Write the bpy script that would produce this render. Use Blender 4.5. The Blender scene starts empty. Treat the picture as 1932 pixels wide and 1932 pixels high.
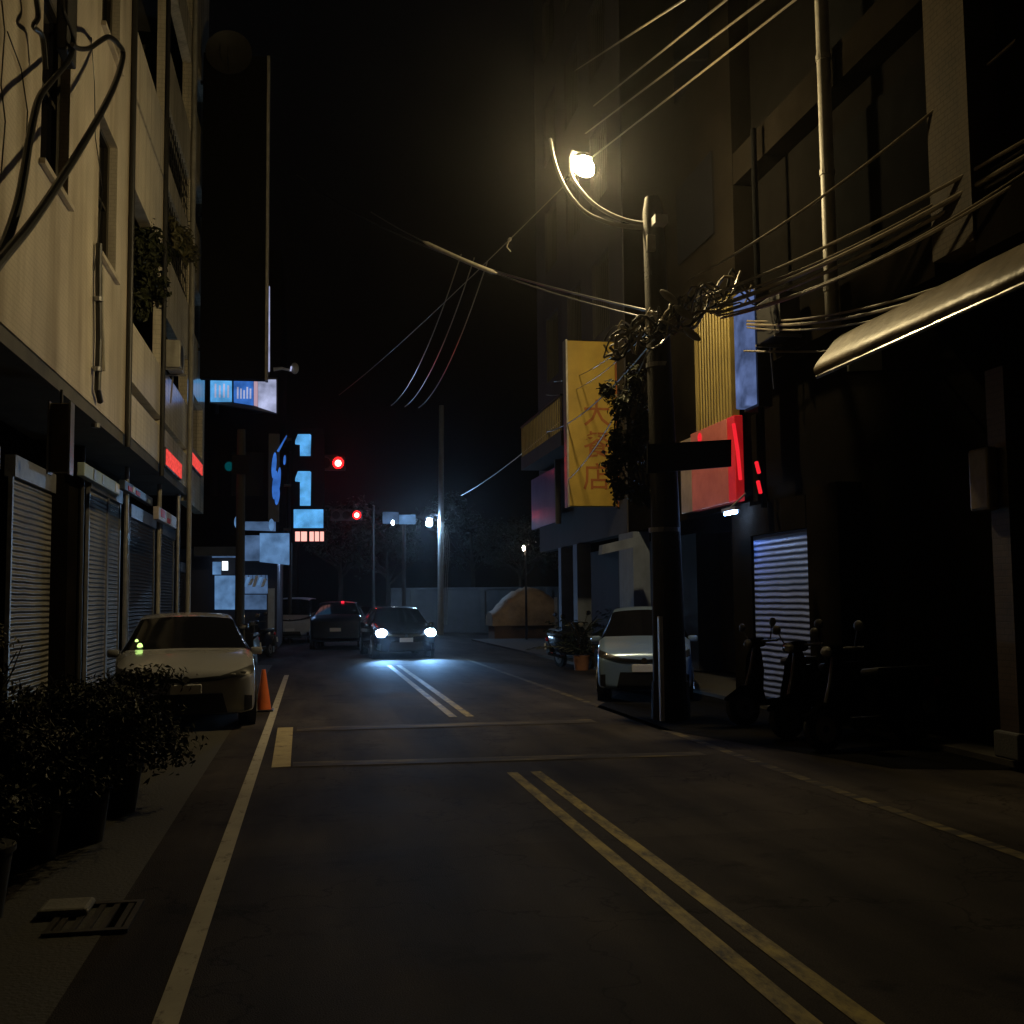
import bpy, bmesh, math, random
from mathutils import Vector, Matrix, Euler
from mathutils.bvhtree import BVHTree
random.seed(11)
sc = bpy.context.scene
col = sc.collection
PI = math.pi
R = math.radians

# ------------------------------------------------------------------ camera
F = 2100.0                      # focal length in units of a 1932-px wide picture
CAM = Vector((0, 0, 1.6))
ROLL = R(0.6)
_a, _b = -378.0, -172.0         # where the street's vanishing point falls, from the centre
_ca, _cb = (_a*math.cos(-ROLL) - _b*math.sin(-ROLL), _a*math.sin(-ROLL) + _b*math.cos(-ROLL))
PITCH = math.atan2(-_cb, F)
YAW = math.atan2(-_ca*math.cos(PITCH), F)
fw = Vector((math.sin(YAW)*math.cos(PITCH), math.cos(YAW)*math.cos(PITCH), math.sin(PITCH)))
rt = Vector((math.cos(YAW), -math.sin(YAW), 0))
up = rt.cross(fw)
c_, s_ = math.cos(ROLL), math.sin(ROLL)
rt2 = rt*c_ - up*s_             # scene turns counter-clockwise in the picture
up2 = rt*s_ + up*c_
cam_d = bpy.data.cameras.new('camera')
cam = bpy.data.objects.new('camera', cam_d)
col.objects.link(cam)
m3 = Matrix((rt2, up2, -fw)).transposed()
cam.matrix_world = Matrix.Translation(CAM) @ m3.to_4x4()
cam_d.sensor_width = 36
cam_d.lens = 36*F/1932
cam_d.clip_end = 2000
cam_d.clip_start = 0.05
sc.camera = cam

def P(u, v, X=None, Y=None, Z=None):
    d = rt2*(u-966) + up2*(966-v) + fw*F
    if X is not None: t = (X-CAM.x)/d.x
    elif Y is not None: t = (Y-CAM.y)/d.y
    else: t = (Z-CAM.z)/d.z
    return CAM + d*t

# ------------------------------------------------------------------ materials
def M(name, c, rough=.6, metal=0., var=.25, scale=3., bump=0., bscale=40., emit=None, es=0., coat=0., spec=.5, fn=None):
    m = bpy.data.materials.new(name); m.use_nodes = True
    nt = m.node_tree; N = nt.nodes; L = nt.links
    b = N['Principled BSDF']
    b.inputs['Roughness'].default_value = rough
    b.inputs['Metallic'].default_value = metal
    b.inputs['Specular IOR Level'].default_value = spec
    b.inputs['Coat Weight'].default_value = coat
    b.inputs['Coat Roughness'].default_value = .06
    c4 = (*c, 1)
    b.inputs['Base Color'].default_value = c4
    tc = N.new('ShaderNodeTexCoord')
    if var > 0:
        nz = N.new('ShaderNodeTexNoise'); nz.inputs['Scale'].default_value = scale; nz.inputs['Detail'].default_value = 6
        nz.inputs['Roughness'].default_value = .65
        L.new(tc.outputs['Object'], nz.inputs['Vector'])
        rp = N.new('ShaderNodeValToRGB')
        rp.color_ramp.elements[0].position = .3; rp.color_ramp.elements[1].position = .7
        rp.color_ramp.elements[0].color = (*[x*(1-var) for x in c], 1)
        rp.color_ramp.elements[1].color = (*[min(1, x*(1+var)) for x in c], 1)
        L.new(nz.outputs['Fac'], rp.inputs['Fac']); L.new(rp.outputs['Color'], b.inputs['Base Color'])
        mr = N.new('ShaderNodeMapRange'); mr.inputs['To Min'].default_value = max(.02, rough*.8); mr.inputs['To Max'].default_value = min(1, rough*1.2)
        L.new(nz.outputs['Fac'], mr.inputs['Value']); L.new(mr.outputs['Result'], b.inputs['Roughness'])
    if bump > 0:
        n2 = N.new('ShaderNodeTexNoise'); n2.inputs['Scale'].default_value = bscale; n2.inputs['Detail'].default_value = 5
        L.new(tc.outputs['Object'], n2.inputs['Vector'])
        bp = N.new('ShaderNodeBump'); bp.inputs['Strength'].default_value = bump; bp.inputs['Distance'].default_value = .02
        L.new(n2.outputs['Fac'], bp.inputs['Height']); L.new(bp.outputs['Normal'], b.inputs['Normal'])
    if emit:
        b.inputs['Emission Color'].default_value = (*emit, 1); b.inputs['Emission Strength'].default_value = es
    if fn: fn(nt, b, tc)
    return m

def E(name, c, s):
    m = bpy.data.materials.new(name); m.use_nodes = True
    nt = m.node_tree; nt.nodes.clear()
    o = nt.nodes.new('ShaderNodeOutputMaterial'); e = nt.nodes.new('ShaderNodeEmission')
    e.inputs['Color'].default_value = (*c, 1); e.inputs['Strength'].default_value = s
    nt.links.new(e.outputs[0], o.inputs['Surface'])
    return m

def streaks(amount, scale=(6, 6, .35), dark=(.25, .2, .12)):
    """rain stains that run down a facade"""
    def fn(nt, b, tc):
        N = nt.nodes; L = nt.links
        mp = N.new('ShaderNodeMapping'); mp.inputs['Scale'].default_value = scale
        L.new(tc.outputs['Object'], mp.inputs['Vector'])
        nz = N.new('ShaderNodeTexNoise'); nz.inputs['Scale'].default_value = 1.0; nz.inputs['Detail'].default_value = 7
        L.new(mp.outputs[0], nz.inputs['Vector'])
        rp = N.new('ShaderNodeValToRGB'); rp.color_ramp.elements[0].position = .46; rp.color_ramp.elements[1].position = .74
        rp.color_ramp.elements[0].color = (0, 0, 0, 1); rp.color_ramp.elements[1].color = (amount,)*3+(1,)
        L.new(nz.outputs['Fac'], rp.inputs['Fac'])
        mx = N.new('ShaderNodeMix'); mx.data_type = 'RGBA'
        src = b.inputs['Base Color'].links[0].from_socket if b.inputs['Base Color'].links else None
        if src: L.new(src, mx.inputs[6])
        else: mx.inputs[6].default_value = b.inputs['Base Color'].default_value
        mx.inputs[7].default_value = (*dark, 1)
        L.new(rp.outputs['Color'], mx.inputs[0]); L.new(mx.outputs[2], b.inputs['Base Color'])
    return fn

def tiles(w, h, depth=.4, mortar=.6, more=None):
    """small facing tiles on walls that run along the street (Y and Z)"""
    def fn(nt, b, tc):
        N = nt.nodes; L = nt.links
        sp = N.new('ShaderNodeSeparateXYZ'); cb = N.new('ShaderNodeCombineXYZ')
        L.new(tc.outputs['Object'], sp.inputs[0])
        ad = N.new('ShaderNodeMath'); ad.operation = 'ADD'
        L.new(sp.outputs['X'], ad.inputs[0]); L.new(sp.outputs['Y'], ad.inputs[1])
        L.new(ad.outputs[0], cb.inputs['X']); L.new(sp.outputs['Z'], cb.inputs['Y'])
        br = N.new('ShaderNodeTexBrick'); br.inputs['Scale'].default_value = 1
        br.inputs['Brick Width'].default_value = w; br.inputs['Row Height'].default_value = h; br.inputs['Mortar Size'].default_value = .006
        br.offset = 0.5
        L.new(cb.outputs[0], br.inputs['Vector'])
        src = b.inputs['Base Color'].links[0].from_socket if b.inputs['Base Color'].links else None
        mx = N.new('ShaderNodeMix'); mx.data_type = 'RGBA'; mx.blend_type = 'MULTIPLY'
        if src: L.new(src, mx.inputs[6])
        else: mx.inputs[6].default_value = b.inputs['Base Color'].default_value
        mx.inputs[7].default_value = (mortar,)*3+(1,)
        L.new(br.outputs['Fac'], mx.inputs[0]); L.new(mx.outputs[2], b.inputs['Base Color'])
        bp = N.new('ShaderNodeBump'); bp.inputs['Strength'].default_value = depth; bp.inputs['Distance'].default_value = .01; bp.invert = True
        L.new(br.outputs['Fac'], bp.inputs['Height']); L.new(bp.outputs['Normal'], b.inputs['Normal'])
        if more: more(nt, b, tc)
    return fn

def asphalt(nt, b, tc):
    N = nt.nodes; L = nt.links
    src = b.inputs['Base Color'].links[0].from_socket
    n1 = N.new('ShaderNodeTexNoise'); n1.inputs['Scale'].default_value = 130; n1.inputs['Detail'].default_value = 3
    L.new(tc.outputs['Object'], n1.inputs['Vector'])
    mp = N.new('ShaderNodeMapping'); mp.inputs['Scale'].default_value = (1.6, .25, 1)
    L.new(tc.outputs['Object'], mp.inputs['Vector'])
    n2 = N.new('ShaderNodeTexNoise'); n2.inputs['Scale'].default_value = 1; n2.inputs['Detail'].default_value = 5
    L.new(mp.outputs[0], n2.inputs['Vector'])
    rp = N.new('ShaderNodeMapRange'); rp.inputs['From Min'].default_value = .3; rp.inputs['From Max'].default_value = .7
    rp.inputs['To Min'].default_value = .5; rp.inputs['To Max'].default_value = 1.6
    L.new(n2.outputs['Fac'], rp.inputs['Value'])
    r2 = N.new('ShaderNodeMapRange'); r2.inputs['From Min'].default_value = .3; r2.inputs['From Max'].default_value = .7
    r2.inputs['To Min'].default_value = .65; r2.inputs['To Max'].default_value = 1.4
    L.new(n1.outputs['Fac'], r2.inputs['Value'])
    mu = N.new('ShaderNodeMath'); mu.operation = 'MULTIPLY'
    L.new(rp.outputs[0], mu.inputs[0]); L.new(r2.outputs[0], mu.inputs[1])
    vm = N.new('ShaderNodeVectorMath'); vm.operation = 'SCALE'
    L.new(src, vm.inputs[0]); L.new(mu.outputs[0], vm.inputs['Scale'])
    # cracks
    vo = N.new('ShaderNodeTexVoronoi'); vo.feature = 'DISTANCE_TO_EDGE'; vo.inputs['Scale'].default_value = .45
    nd = N.new('ShaderNodeTexNoise'); nd.inputs['Scale'].default_value = 2.5; nd.inputs['Detail'].default_value = 4
    L.new(tc.outputs['Object'], nd.inputs['Vector'])
    va = N.new('ShaderNodeVectorMath'); va.operation = 'ADD'
    L.new(tc.outputs['Object'], va.inputs[0]); L.new(nd.outputs['Color'], va.inputs[1]); L.new(va.outputs[0], vo.inputs['Vector'])
    cr = N.new('ShaderNodeMapRange'); cr.inputs['From Max'].default_value = .008; cr.inputs['To Min'].default_value = .45; cr.inputs['To Max'].default_value = 1
    L.new(vo.outputs['Distance'], cr.inputs['Value'])
    # square repair patches and drips of oil
    br = N.new('ShaderNodeTexBrick'); br.inputs['Scale'].default_value = 1; br.inputs['Brick Width'].default_value = 1.9; br.inputs['Row Height'].default_value = 3.7
    br.inputs['Mortar Size'].default_value = .0; br.inputs['Color1'].default_value = (.8, .8, .8, 1); br.inputs['Color2'].default_value = (1.15, 1.15, 1.15, 1); br.inputs['Mortar'].default_value = (.9, .9, .9, 1)
    br.offset = .37; br.inputs['Bias'].default_value = .35
    L.new(tc.outputs['Object'], br.inputs['Vector'])
    ns = N.new('ShaderNodeTexNoise'); ns.inputs['Scale'].default_value = 1.1; ns.inputs['Detail'].default_value = 8; ns.inputs['Roughness'].default_value = .7
    L.new(tc.outputs['Object'], ns.inputs['Vector'])
    rs = N.new('ShaderNodeMapRange'); rs.inputs['From Min'].default_value = .56; rs.inputs['From Max'].default_value = .66; rs.inputs['To Min'].default_value = 1; rs.inputs['To Max'].default_value = .5
    L.new(ns.outputs['Fac'], rs.inputs['Value'])
    m1 = N.new('ShaderNodeMath'); m1.operation = 'MULTIPLY'; L.new(br.outputs['Color'], m1.inputs[0]); L.new(rs.outputs[0], m1.inputs[1])
    m2 = N.new('ShaderNodeMath'); m2.operation = 'MULTIPLY'; L.new(m1.outputs[0], m2.inputs[0]); L.new(cr.outputs[0], m2.inputs[1])
    v2 = N.new('ShaderNodeVectorMath'); v2.operation = 'SCALE'
    L.new(vm.outputs[0], v2.inputs[0]); L.new(m2.outputs[0], v2.inputs['Scale'])
    L.new(v2.outputs[0], b.inputs['Base Color'])
    bp = N.new('ShaderNodeBump'); bp.inputs['Strength'].default_value = .5; bp.inputs['Distance'].default_value = .012
    L.new(n1.outputs['Fac'], bp.inputs['Height']); L.new(bp.outputs['Normal'], b.inputs['Normal'])

def worn(lo, hi, under=(.038, .0325, .029), scale=(3, 3, 3)):
    """road paint worn through to the asphalt"""
    def fn(nt, b, tc):
        N = nt.nodes; L = nt.links
        mp = N.new('ShaderNodeMapping'); mp.inputs['Scale'].default_value = scale
        L.new(tc.outputs['Object'], mp.inputs['Vector'])
        nz = N.new('ShaderNodeTexNoise'); nz.inputs['Scale'].default_value = 1; nz.inputs['Detail'].default_value = 9; nz.inputs['Roughness'].default_value = .72
        L.new(mp.outputs[0], nz.inputs['Vector'])
        rp = N.new('ShaderNodeMapRange'); rp.inputs['From Min'].default_value = lo; rp.inputs['From Max'].default_value = hi
        L.new(nz.outputs['Fac'], rp.inputs['Value'])
        mx = N.new('ShaderNodeMix'); mx.data_type = 'RGBA'
        mx.inputs[6].default_value = (*under, 1)
        src = b.inputs['Base Color'].links[0].from_socket if b.inputs['Base Color'].links else None
        if src: L.new(src, mx.inputs[7])
        else: mx.inputs[7].default_value = b.inputs['Base Color'].default_value
        L.new(rp.outputs[0], mx.inputs[0]); L.new(mx.outputs[2], b.inputs['Base Color'])
    return fn

def slats(period, axis='Z', depth=.02, strength=1.0):
    """rolled shutter slats: the ribs of the sheet itself"""
    def fn(nt, b, tc):
        N = nt.nodes; L = nt.links
        sp = N.new('ShaderNodeSeparateXYZ'); L.new(tc.outputs['Object'], sp.inputs[0])
        nz = N.new('ShaderNodeTexNoise'); nz.inputs['Scale'].default_value = 1.5
        L.new(tc.outputs['Object'], nz.inputs['Vector'])
        mm = N.new('ShaderNodeMath'); mm.operation = 'MULTIPLY_ADD'; mm.inputs[1].default_value = .03
        L.new(nz.outputs['Fac'], mm.inputs[0]); L.new(sp.outputs[axis], mm.inputs[2])
        d = N.new('ShaderNodeMath'); d.operation = 'MULTIPLY'; d.inputs[1].default_value = 2*PI/period
        L.new(mm.outputs[0], d.inputs[0])
        s = N.new('ShaderNodeMath'); s.operation = 'SINE'; L.new(d.outputs[0], s.inputs[0])
        bp = N.new('ShaderNodeBump'); bp.inputs['Strength'].default_value = strength; bp.inputs['Distance'].default_value = depth
        L.new(s.outputs[0], bp.inputs['Height']); L.new(bp.outputs['Normal'], b.inputs['Normal'])
    return fn

def EB(name, c, s, lo=.45, scale=2.2):
    """a lightbox whose tubes light the sheet unevenly"""
    mm = E(name, c, s); nt = mm.node_tree; e = [n for n in nt.nodes if n.type == 'EMISSION'][0]
    tc = nt.nodes.new('ShaderNodeTexCoord'); nz = nt.nodes.new('ShaderNodeTexNoise'); nz.inputs['Scale'].default_value = scale; nz.inputs['Detail'].default_value = 6
    nt.links.new(tc.outputs['Object'], nz.inputs['Vector'])
    mr = nt.nodes.new('ShaderNodeMapRange'); mr.inputs['From Min'].default_value = .3; mr.inputs['From Max'].default_value = .7
    mr.inputs['To Min'].default_value = s*lo; mr.inputs['To Max'].default_value = s*1.25
    nt.links.new(nz.outputs['Fac'], mr.inputs['Value']); nt.links.new(mr.outputs[0], e.inputs['Strength'])
    return mm

m = {}
m['asphalt'] = M('asphalt', (.038, .0325, .029), .75, var=.35, scale=.6, spec=.03, fn=asphalt)
m['painted_shade'] = M('painted_ground_shade', (.006, .0055, .005), .9, var=.4, scale=2, bump=.3, bscale=120, spec=.02)  # near-black colour puts the shade right of the pole into the ground
m['ground'] = M('ground_soil', (.04, .04, .038), .9, var=.3, scale=.3)
m['paver'] = M('paving', (.035, .031, .023), .8, var=.3, scale=2, bump=.3)
m['kerb'] = M('kerb_concrete', (.17, .16, .13), .8, var=.3, scale=4, bump=.3)
m['white_paint'] = M('white_road_paint', (.40, .375, .30), .6, spec=.08, var=.15, scale=3, fn=worn(.3, .45, scale=(9, 4, 4)))
m['yellow_paint'] = M('yellow_road_paint', (.36, .285, .075), .6, spec=.08, var=.2, scale=3, fn=worn(.34, .60, scale=(9, 3, 4)))
m['old_yellow'] = M('worn_yellow_paint', (.36, .29, .10), .7, spec=.08, var=.2, scale=3, fn=worn(.45, .86, scale=(.9, 5, 4)))
m['crossing_paint'] = M('worn_crossing_paint', (.30, .24, .09), .7, spec=.08, var=.3, scale=3, fn=worn(.50, .80, under=(.038, .0325, .029), scale=(.8, 4, 4)))
m['cream_block'] = M('cream_road_paint', (.38, .32, .17), .6, spec=.08, var=.2, scale=4, fn=worn(.3, .46, scale=(5, 5, 5)))
m['tile_wall'] = M('tiled_wall', (.58, .52, .42), .42, var=.16, scale=1.0, spec=.5, fn=tiles(.115, .06, .25, .84, streaks(.9, (1.7, 1.7, .2), (.22, .175, .11))))
m['gloss_tile'] = M('glazed_tile_wall', (.80, .72, .56), .16, var=.12, scale=1.5, spec=.8, fn=tiles(.2, .1, .22, .7, streaks(.55, (4, 4, .3), (.17, .13, .07))))
m['cream_tile'] = M('cream_tiled_wall', (.76, .69, .55), .4, var=.14, scale=1.2, spec=.5, fn=tiles(.2, .1, .25, .8, streaks(.6, (4, 4, .25), (.3, .23, .14))))
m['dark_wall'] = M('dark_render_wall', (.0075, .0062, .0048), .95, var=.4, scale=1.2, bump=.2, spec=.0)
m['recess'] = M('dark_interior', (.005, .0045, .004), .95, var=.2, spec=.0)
m['soffit'] = M('concrete_soffit', (.09, .085, .075), .85, var=.35, scale=1.5, bump=.2)
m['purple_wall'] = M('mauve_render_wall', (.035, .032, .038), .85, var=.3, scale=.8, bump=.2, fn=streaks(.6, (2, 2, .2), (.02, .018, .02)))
m['concrete'] = M('concrete', (.06, .06, .062), .85, var=.3, scale=2, bump=.35, fn=streaks(.6, (3, 3, .3), (.08, .075, .06)))
m['pale_conc'] = M('pale_render', (.34, .34, .33), .75, var=.2, scale=2, bump=.2, fn=streaks(.5, (3, 3, .3), (.12, .12, .11)))
m['blue_lit_conc'] = M('blue_light_tinted_render', (.13, .16, .24), .75, var=.25, scale=2, bump=.2, fn=streaks(.5, (3, 3, .3), (.05, .06, .09)))  # blue light falling on the right arcade pillars is put into this colour
m['pole'] = M('old_concrete_pole', (.022, .019, .014), .8, var=.4, scale=4, bump=.4)
m['shutter'] = M('roller_shutter_steel', (.30, .29, .27), .42, metal=.45, var=.25, scale=1.8, fn=slats(.085))
m['shutter_grey'] = M('grey_shutter_steel', (.34, .34, .35), .5, metal=.2, var=.2, scale=1.5, fn=slats(.085))
m['shutter_blue'] = M('blue_grey_shutter_steel', (.15, .20, .42), .5, metal=.1, var=.2, scale=1.5, fn=slats(.085, depth=.007))
m['shutter_brown'] = M('brown_shutter_steel', (.09, .065, .045), .5, metal=.3, var=.3, scale=1.5, fn=slats(.085))
m['steel'] = M('brushed_steel', (.42, .41, .39), .35, metal=.8, var=.25, scale=6)
m['galv'] = M('galvanised_steel', (.3, .3, .31), .45, metal=.6, var=.3, scale=5)
m['dark_steel'] = M('dark_painted_steel', (.022, .021, .02), .5, var=.3, scale=5)
m['black'] = M('black_panel', (.006, .006, .006), .8, var=.2, spec=.1)
m['rubber'] = M('black_cable_rubber', (.010, .010, .010), .38, var=.2, scale=8, spec=.6)
m['wire'] = M('overhead_wire', (.20, .165, .11), .3, var=.2, scale=8, spec=.9)
m['sleeve'] = M('grey_splice_sleeve', (.28, .26, .22), .5, var=.3, scale=8)
m['glass'] = M('dark_window_glass', (.006, .006, .007), .08, var=0, spec=.3)
m['matt_glass'] = M('dusty_dark_glass', (.005, .005, .005), .9, var=.2, spec=.0)
m['win_frame'] = M('bronze_window_frame', (.03, .025, .016), .5, var=.2)
m['curtain'] = M('drawn_curtain', (.22, .18, .12), .9, var=.3, scale=3)
m['pvc'] = M('pale_pvc_pipe', (.40, .38, .33), .5, var=.25, scale=3, fn=streaks(.6, (8, 8, .6), (.14, .12, .09)))
m['leaf'] = M('dark_leaf', (.026, .030, .011), .6, var=.6, scale=7, spec=.22)
m['leaf_dry'] = M('dusty_leaf', (.09, .08, .03), .6, var=.5, scale=6)
m['leaf_blue'] = M('deep_green_leaf', (.013, .025, .015), .5, var=.5, scale=6)
m['bark'] = M('bark', (.022, .017, .012), .9, var=.4, scale=9, bump=.5)
m['pot'] = M('dark_plastic_pot', (.006, .0055, .005), .6, var=.2)
m['clay'] = M('terracotta_pot', (.2, .09, .05), .8, var=.3)
m['white_car'] = M('white_car_paint', (.34, .345, .36), .25, metal=.25, var=.02, spec=.5, coat=.6)
m['silver_car'] = M('silver_blue_car_paint', (.20, .30, .46), .3, metal=.3, var=.03, coat=.5)
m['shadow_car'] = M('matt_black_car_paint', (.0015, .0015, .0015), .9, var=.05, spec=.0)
m['dark_rim'] = M('dark_steel_rim', (.002, .002, .002), .9, var=.1, spec=.0)
m['dull_glass'] = M('dusty_black_glass', (.002, .002, .002), .6, var=0, spec=.0)
m['dark_car'] = M('dark_blue_car_paint', (.012, .014, .02), .22, var=.05, coat=.6)
m['black_car'] = M('black_car_paint', (.0035, .0035, .004), .38, var=.05, coat=.15, spec=.3)
m['van_white'] = M('dull_white_van_paint', (.5, .52, .54), .4, var=.1)
m['tyre'] = M('tyre_rubber', (.012, .012, .012), .8, var=.2)
m['rim'] = M('alloy_rim', (.35, .35, .36), .3, metal=.8, var=.1)
m['trim'] = M('black_plastic_trim', (.010, .010, .010), .45, var=.1)
m['lens'] = M('clear_lamp_lens', (.25, .25, .25), .08, metal=.3, var=0, spec=.8)
m['chrome'] = M('chrome', (.6, .6, .6), .1, metal=1, var=0)
m['plate'] = M('white_number_plate', (.7, .7, .7), .4, var=.05)
m['red_lens'] = M('red_lamp_lens', (.35, .01, .01), .12, var=0, spec=.8)
m['red_paint'] = M('red_scooter_plastic', (.35, .02, .03), .3, var=.1, coat=.4)
m['silver_paint'] = M('silver_scooter_plastic', (.72, .76, .8), .3, var=.08, coat=.4)
m['black_seat'] = M('black_vinyl', (.012, .012, .012), .5, var=.2)
m['cone'] = M('orange_cone_plastic', (.62, .13, .02), .5, var=.15, scale=6)
m['yellow_sign'] = M('yellow_sign_sheet', (.40, .27, .035), .5, var=.25, scale=1.2, fn=streaks(.35, (4, 4, .4), (.4, .22, .02)))
m['yellow_slat'] = M('yellow_corrugated_sheet', (.25, .19, .05), .5, var=.25, scale=1.5, fn=slats(.13, 'Y', .03))
m['red_text'] = M('faded_red_lettering', (.30, .09, .012), .6, var=.2)
m['salmon'] = M('salmon_sign_acrylic', (.40, .13, .095), .2, var=.3, scale=1.4, spec=.8, emit=(1, .13, .10), es=.05)
m['red_gleam'] = M('red_gleam_acrylic', (.5, .03, .03), .16, var=.3, scale=2, spec=.8, emit=(1, .02, .03), es=.16)  # self-lit red for the reflection painted at the fascia's end
m['pink_panel'] = M('pale_pink_sign_acrylic', (.28, .21, .16), .2, var=.3, scale=1.4, spec=.8)
m['reflection_patch'] = EB('red_tile_reflection', (1, .085, .07), .9, .55, 14)  # self-lit red for the signal's reflection on the tiles
m['tan_tarp'] = M('tan_tarpaulin', (.30, .21, .12), .75, var=.35, scale=2, bump=.9, bscale=5)
m['sign_grey'] = M('pale_green_sign_board', (.30, .36, .34), .45, var=.2, scale=2)
m['sign_navy'] = M('navy_sign_board', (.03, .045, .08), .4, var=.2)
m['sign_white'] = M('white_sign_board', (.5, .45, .46), .5, var=.2)
m['sign_red'] = M('red_sign_mark', (.6, .03, .05), .5, var=.1)
m['awning'] = M('tan_awning_canvas', (.18, .14, .085), .45, var=.4, scale=2.2, bump=.5, bscale=7, spec=.4, fn=streaks(.6, (2, 5, 3), (.10, .075, .045)))
m['green_sheet'] = M('pale_green_board', (.5, .56, .45), .7, var=.15)
m['mauve_panel'] = M('mauve_sign_acrylic', (.32, .25, .42), .11, var=.15, scale=1, spec=.8)
m['rail'] = M('yellow_brown_railing', (.22, .17, .06), .6, var=.2)
m['grate'] = M('iron_grate', (.05, .045, .04), .5, metal=.6, var=.3)
m['dish'] = M('grey_dish', (.035, .031, .024), .6, var=.2)
# things that give off light
m['lamp_on'] = E('sodium_lamp_glow', (1, .77, .38), 1150)
m['blue_lamp'] = E('cold_white_lamp_glow', (.36, .62, 1), 650)
m['headlamp_on'] = E('headlamp_glow', (.40, .68, 1), 170)
m['signal_red'] = E('red_signal_glow', (1, .006, .008), 6)
m['signal_core'] = E('red_signal_hot_core', (1, .03, .022), 90)
m['signal_off'] = M('unlit_signal_lens', (.004, .004, .004), .6, var=0, spec=.05)
m['neon_blue'] = EB('blue_sign_light', (.11, .42, .86), 1.0)
m['neon_deep'] = EB('deep_blue_sign_light', (.05, .20, .72), .8)
m['neon_pale'] = EB('pale_sign_light', (.55, .60, .9), .75)
m['neon_pink'] = E('pink_sign_light', (.75, .5, .62), .6)
m['led_red'] = E('red_led_board', (1, .42, .36), 1.5)
m['tail_on'] = E('tail_lamp_glow', (1, .02, .05), 1.6)
m['red_streak_glow'] = E('red_reflection_streak', (1, .02, .035), .9)  # glow for red reflections painted on the signs
m['white_on'] = E('white_screen_light', (.8, .92, 1), 2.2)
m['panel_blue'] = EB('dim_blue_light_panel', (.16, .34, .66), .62)
m['panel_dim'] = EB('faint_blue_light_panel', (.08, .15, .29), .75)
m['glint_glow'] = E('green_reflection_glow', (.62, 1, .25), 2.0)  # glow for the reflection painted on the windscreen
m['tube_on'] = E('fluorescent_tube', (.30, .52, 1), 150)
m['cyan_on'] = E('cyan_lamp', (.0, .28, .33), .14)
m['small_on'] = E('small_white_lamp', (.75, .85, 1), 30)
m['warm_small'] = E('small_warm_lamp', (1, .84, .62), 260)
m['box_blue'] = EB('blue_lightbox_face', (.26, .38, .82), .42, .2, 2.4)

# ------------------------------------------------------------------ mesh helpers
def wl(o):
    v = Vector((0, 0, 0))
    while o is not None:
        v += o.location; o = o.parent
    return v

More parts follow.
